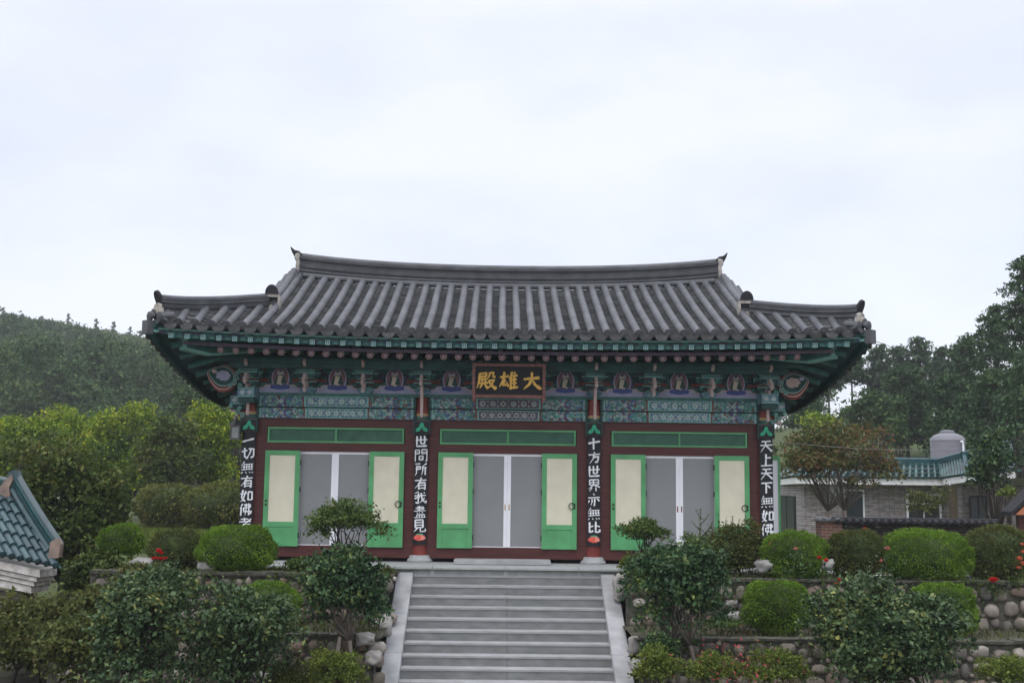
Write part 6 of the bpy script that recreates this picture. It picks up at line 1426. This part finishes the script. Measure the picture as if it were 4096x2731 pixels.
P = np.concatenate(Ps); o = leaf_object('hillside_wood', P, np.concatenate(Ns), np.concatenate(Ss), LM['hillwood'], None, asp=.5, out=.6, origin=(-60, 150, 10), seed=5)
o.location = (-60, 150, 10); o['kind'] = 'stuff'
gs = 'pines on the left skyline'
sky_pines = [(8, 708, 'leftmost pine on the hill skyline at the picture edge'), (52, 722, 'bushy pine on the left skyline, second from the edge'), (96, 727, 'low pine on the left skyline, third from the edge'), (158, 722, 'thin pointed pine on the left skyline, in the middle of the slope'), (222, 733, 'pointed tall pine on the left skyline, left of the wispy one'), (262, 740, 'wispy pine on the left skyline between two taller ones'), (300, 752, 'small pine on the left skyline beside the roof corner'), (322, 760, 'last pine on the left skyline touching the roof corner')]
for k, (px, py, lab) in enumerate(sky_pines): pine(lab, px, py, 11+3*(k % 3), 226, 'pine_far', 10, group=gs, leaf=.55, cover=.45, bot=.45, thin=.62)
# undergrowth below the pines on the right rise
r = rs(); bl = []
for i in range(170):
    Y = r.uniform(30, 66); X = r.uniform(9, 60); z = ground_z(X, Y)
    if 2075 < (lambda v: (CXP+FPX*(v.x)/(Y+22))/1.7415)(Vector((X, Y, 0))) < 2150 and Y > 20: continue
    s_ = r.uniform(.5, 1.3); bl.append((np.array([X, Y, z+s_*.5]), np.array([s_*1.2, s_, s_])))
P, N = cloud(bl, .3, .3, r, .4, .7); o = leaf_object('undergrowth', P, N, .3*(.6+.8*r.random(len(P))), LM['hillwood'], None, origin=(20, 45, 0), seed=9); o.location = (20, 45, 0); o['kind'] = 'stuff'
# short grass on the garden beds and lawn edge
r = rs(); n = 7000
X = np.where(r.random(n) < .5, r.uniform(-6.5, -1.95, n), r.uniform(1.95, 11, n)); lev = r.random(n) < .5
Yv = np.where(lev, r.uniform(-2.95, -1.5, n), r.uniform(-4.55, -3.05, n)); Z = np.where(lev, -.14, -.87)
P = np.stack([X, Yv, Z+.02], 1); o = leaf_object('bed_grass', P, np.tile([0, 0, 1.], (n, 1)), .09*(.5+r.random(n)), LM['azalea_dark'], None, asp=.14, out=1.6, origin=(0, 0, 0), seed=3); o['kind'] = 'stuff'
for (ya, za, zb_, sd_) in ((-3.06, -.88, -.12, 31), (-4.66, -1.68, -.88, 32)):
    rq = np.random.default_rng(sd_); P, N = [], []
    for q in range(90):
        x = rq.uniform(2.0, 11) if q % 3 else rq.uniform(-6.5, -2.0); z = zb_+.03-abs(rq.normal())*.14 if q % 4 else rq.uniform(za, zb_); m_ = int(rq.uniform(8, 46)); sp2 = rq.uniform(.03, .11)
        P.append(np.array([x, ya-.04, z])+rq.normal(size=(m_, 3))*np.array([sp2*1.4, .025, sp2])); N.append(rq.normal(size=(m_, 3))*.5+np.array([0, -.6, .4]))
    P = np.concatenate(P); o = leaf_object('wall_weeds', P, nrm(np.concatenate(N)), .055*(.5+rq.random(len(P))), LM['young'], None, asp=.4, out=.7, seed=sd_); o['kind'] = 'stuff'
n = 26000; X = r.uniform(-13, -4.5, n); Yv = r.uniform(2, 21, n); P = np.stack([X, Yv, np.full(n, -.10)], 1)
o = leaf_object('lawn_grass', P, np.tile([0, 0, 1.], (n, 1)), .13*(.5+r.random(n)), LM['azalea_light'], None, asp=.14, out=1.6, seed=4); o['kind'] = 'stuff'
# ------------------------------------------------------------------ damp air
hz = MB(); hz.box(-262, 262, -66, 352, -10, 62)
h_ = hz.build('haze', M['white']); h_['kind'] = 'stuff'; h_.data.materials.clear()
m = bpy.data.materials.new('damp_air'); m.use_nodes = True; nt = m.node_tree; nt.nodes.clear()
pv = nt.nodes.new('ShaderNodeVolumePrincipled'); pv.inputs['Color'].default_value = (.93, .96, 1.0, 1); pv.inputs['Density'].default_value = .0006; pv.inputs['Anisotropy'].default_value = .1
ou = nt.nodes.new('ShaderNodeOutputMaterial'); nt.links.new(pv.outputs[0], ou.inputs['Volume']); h_.data.materials.append(m)
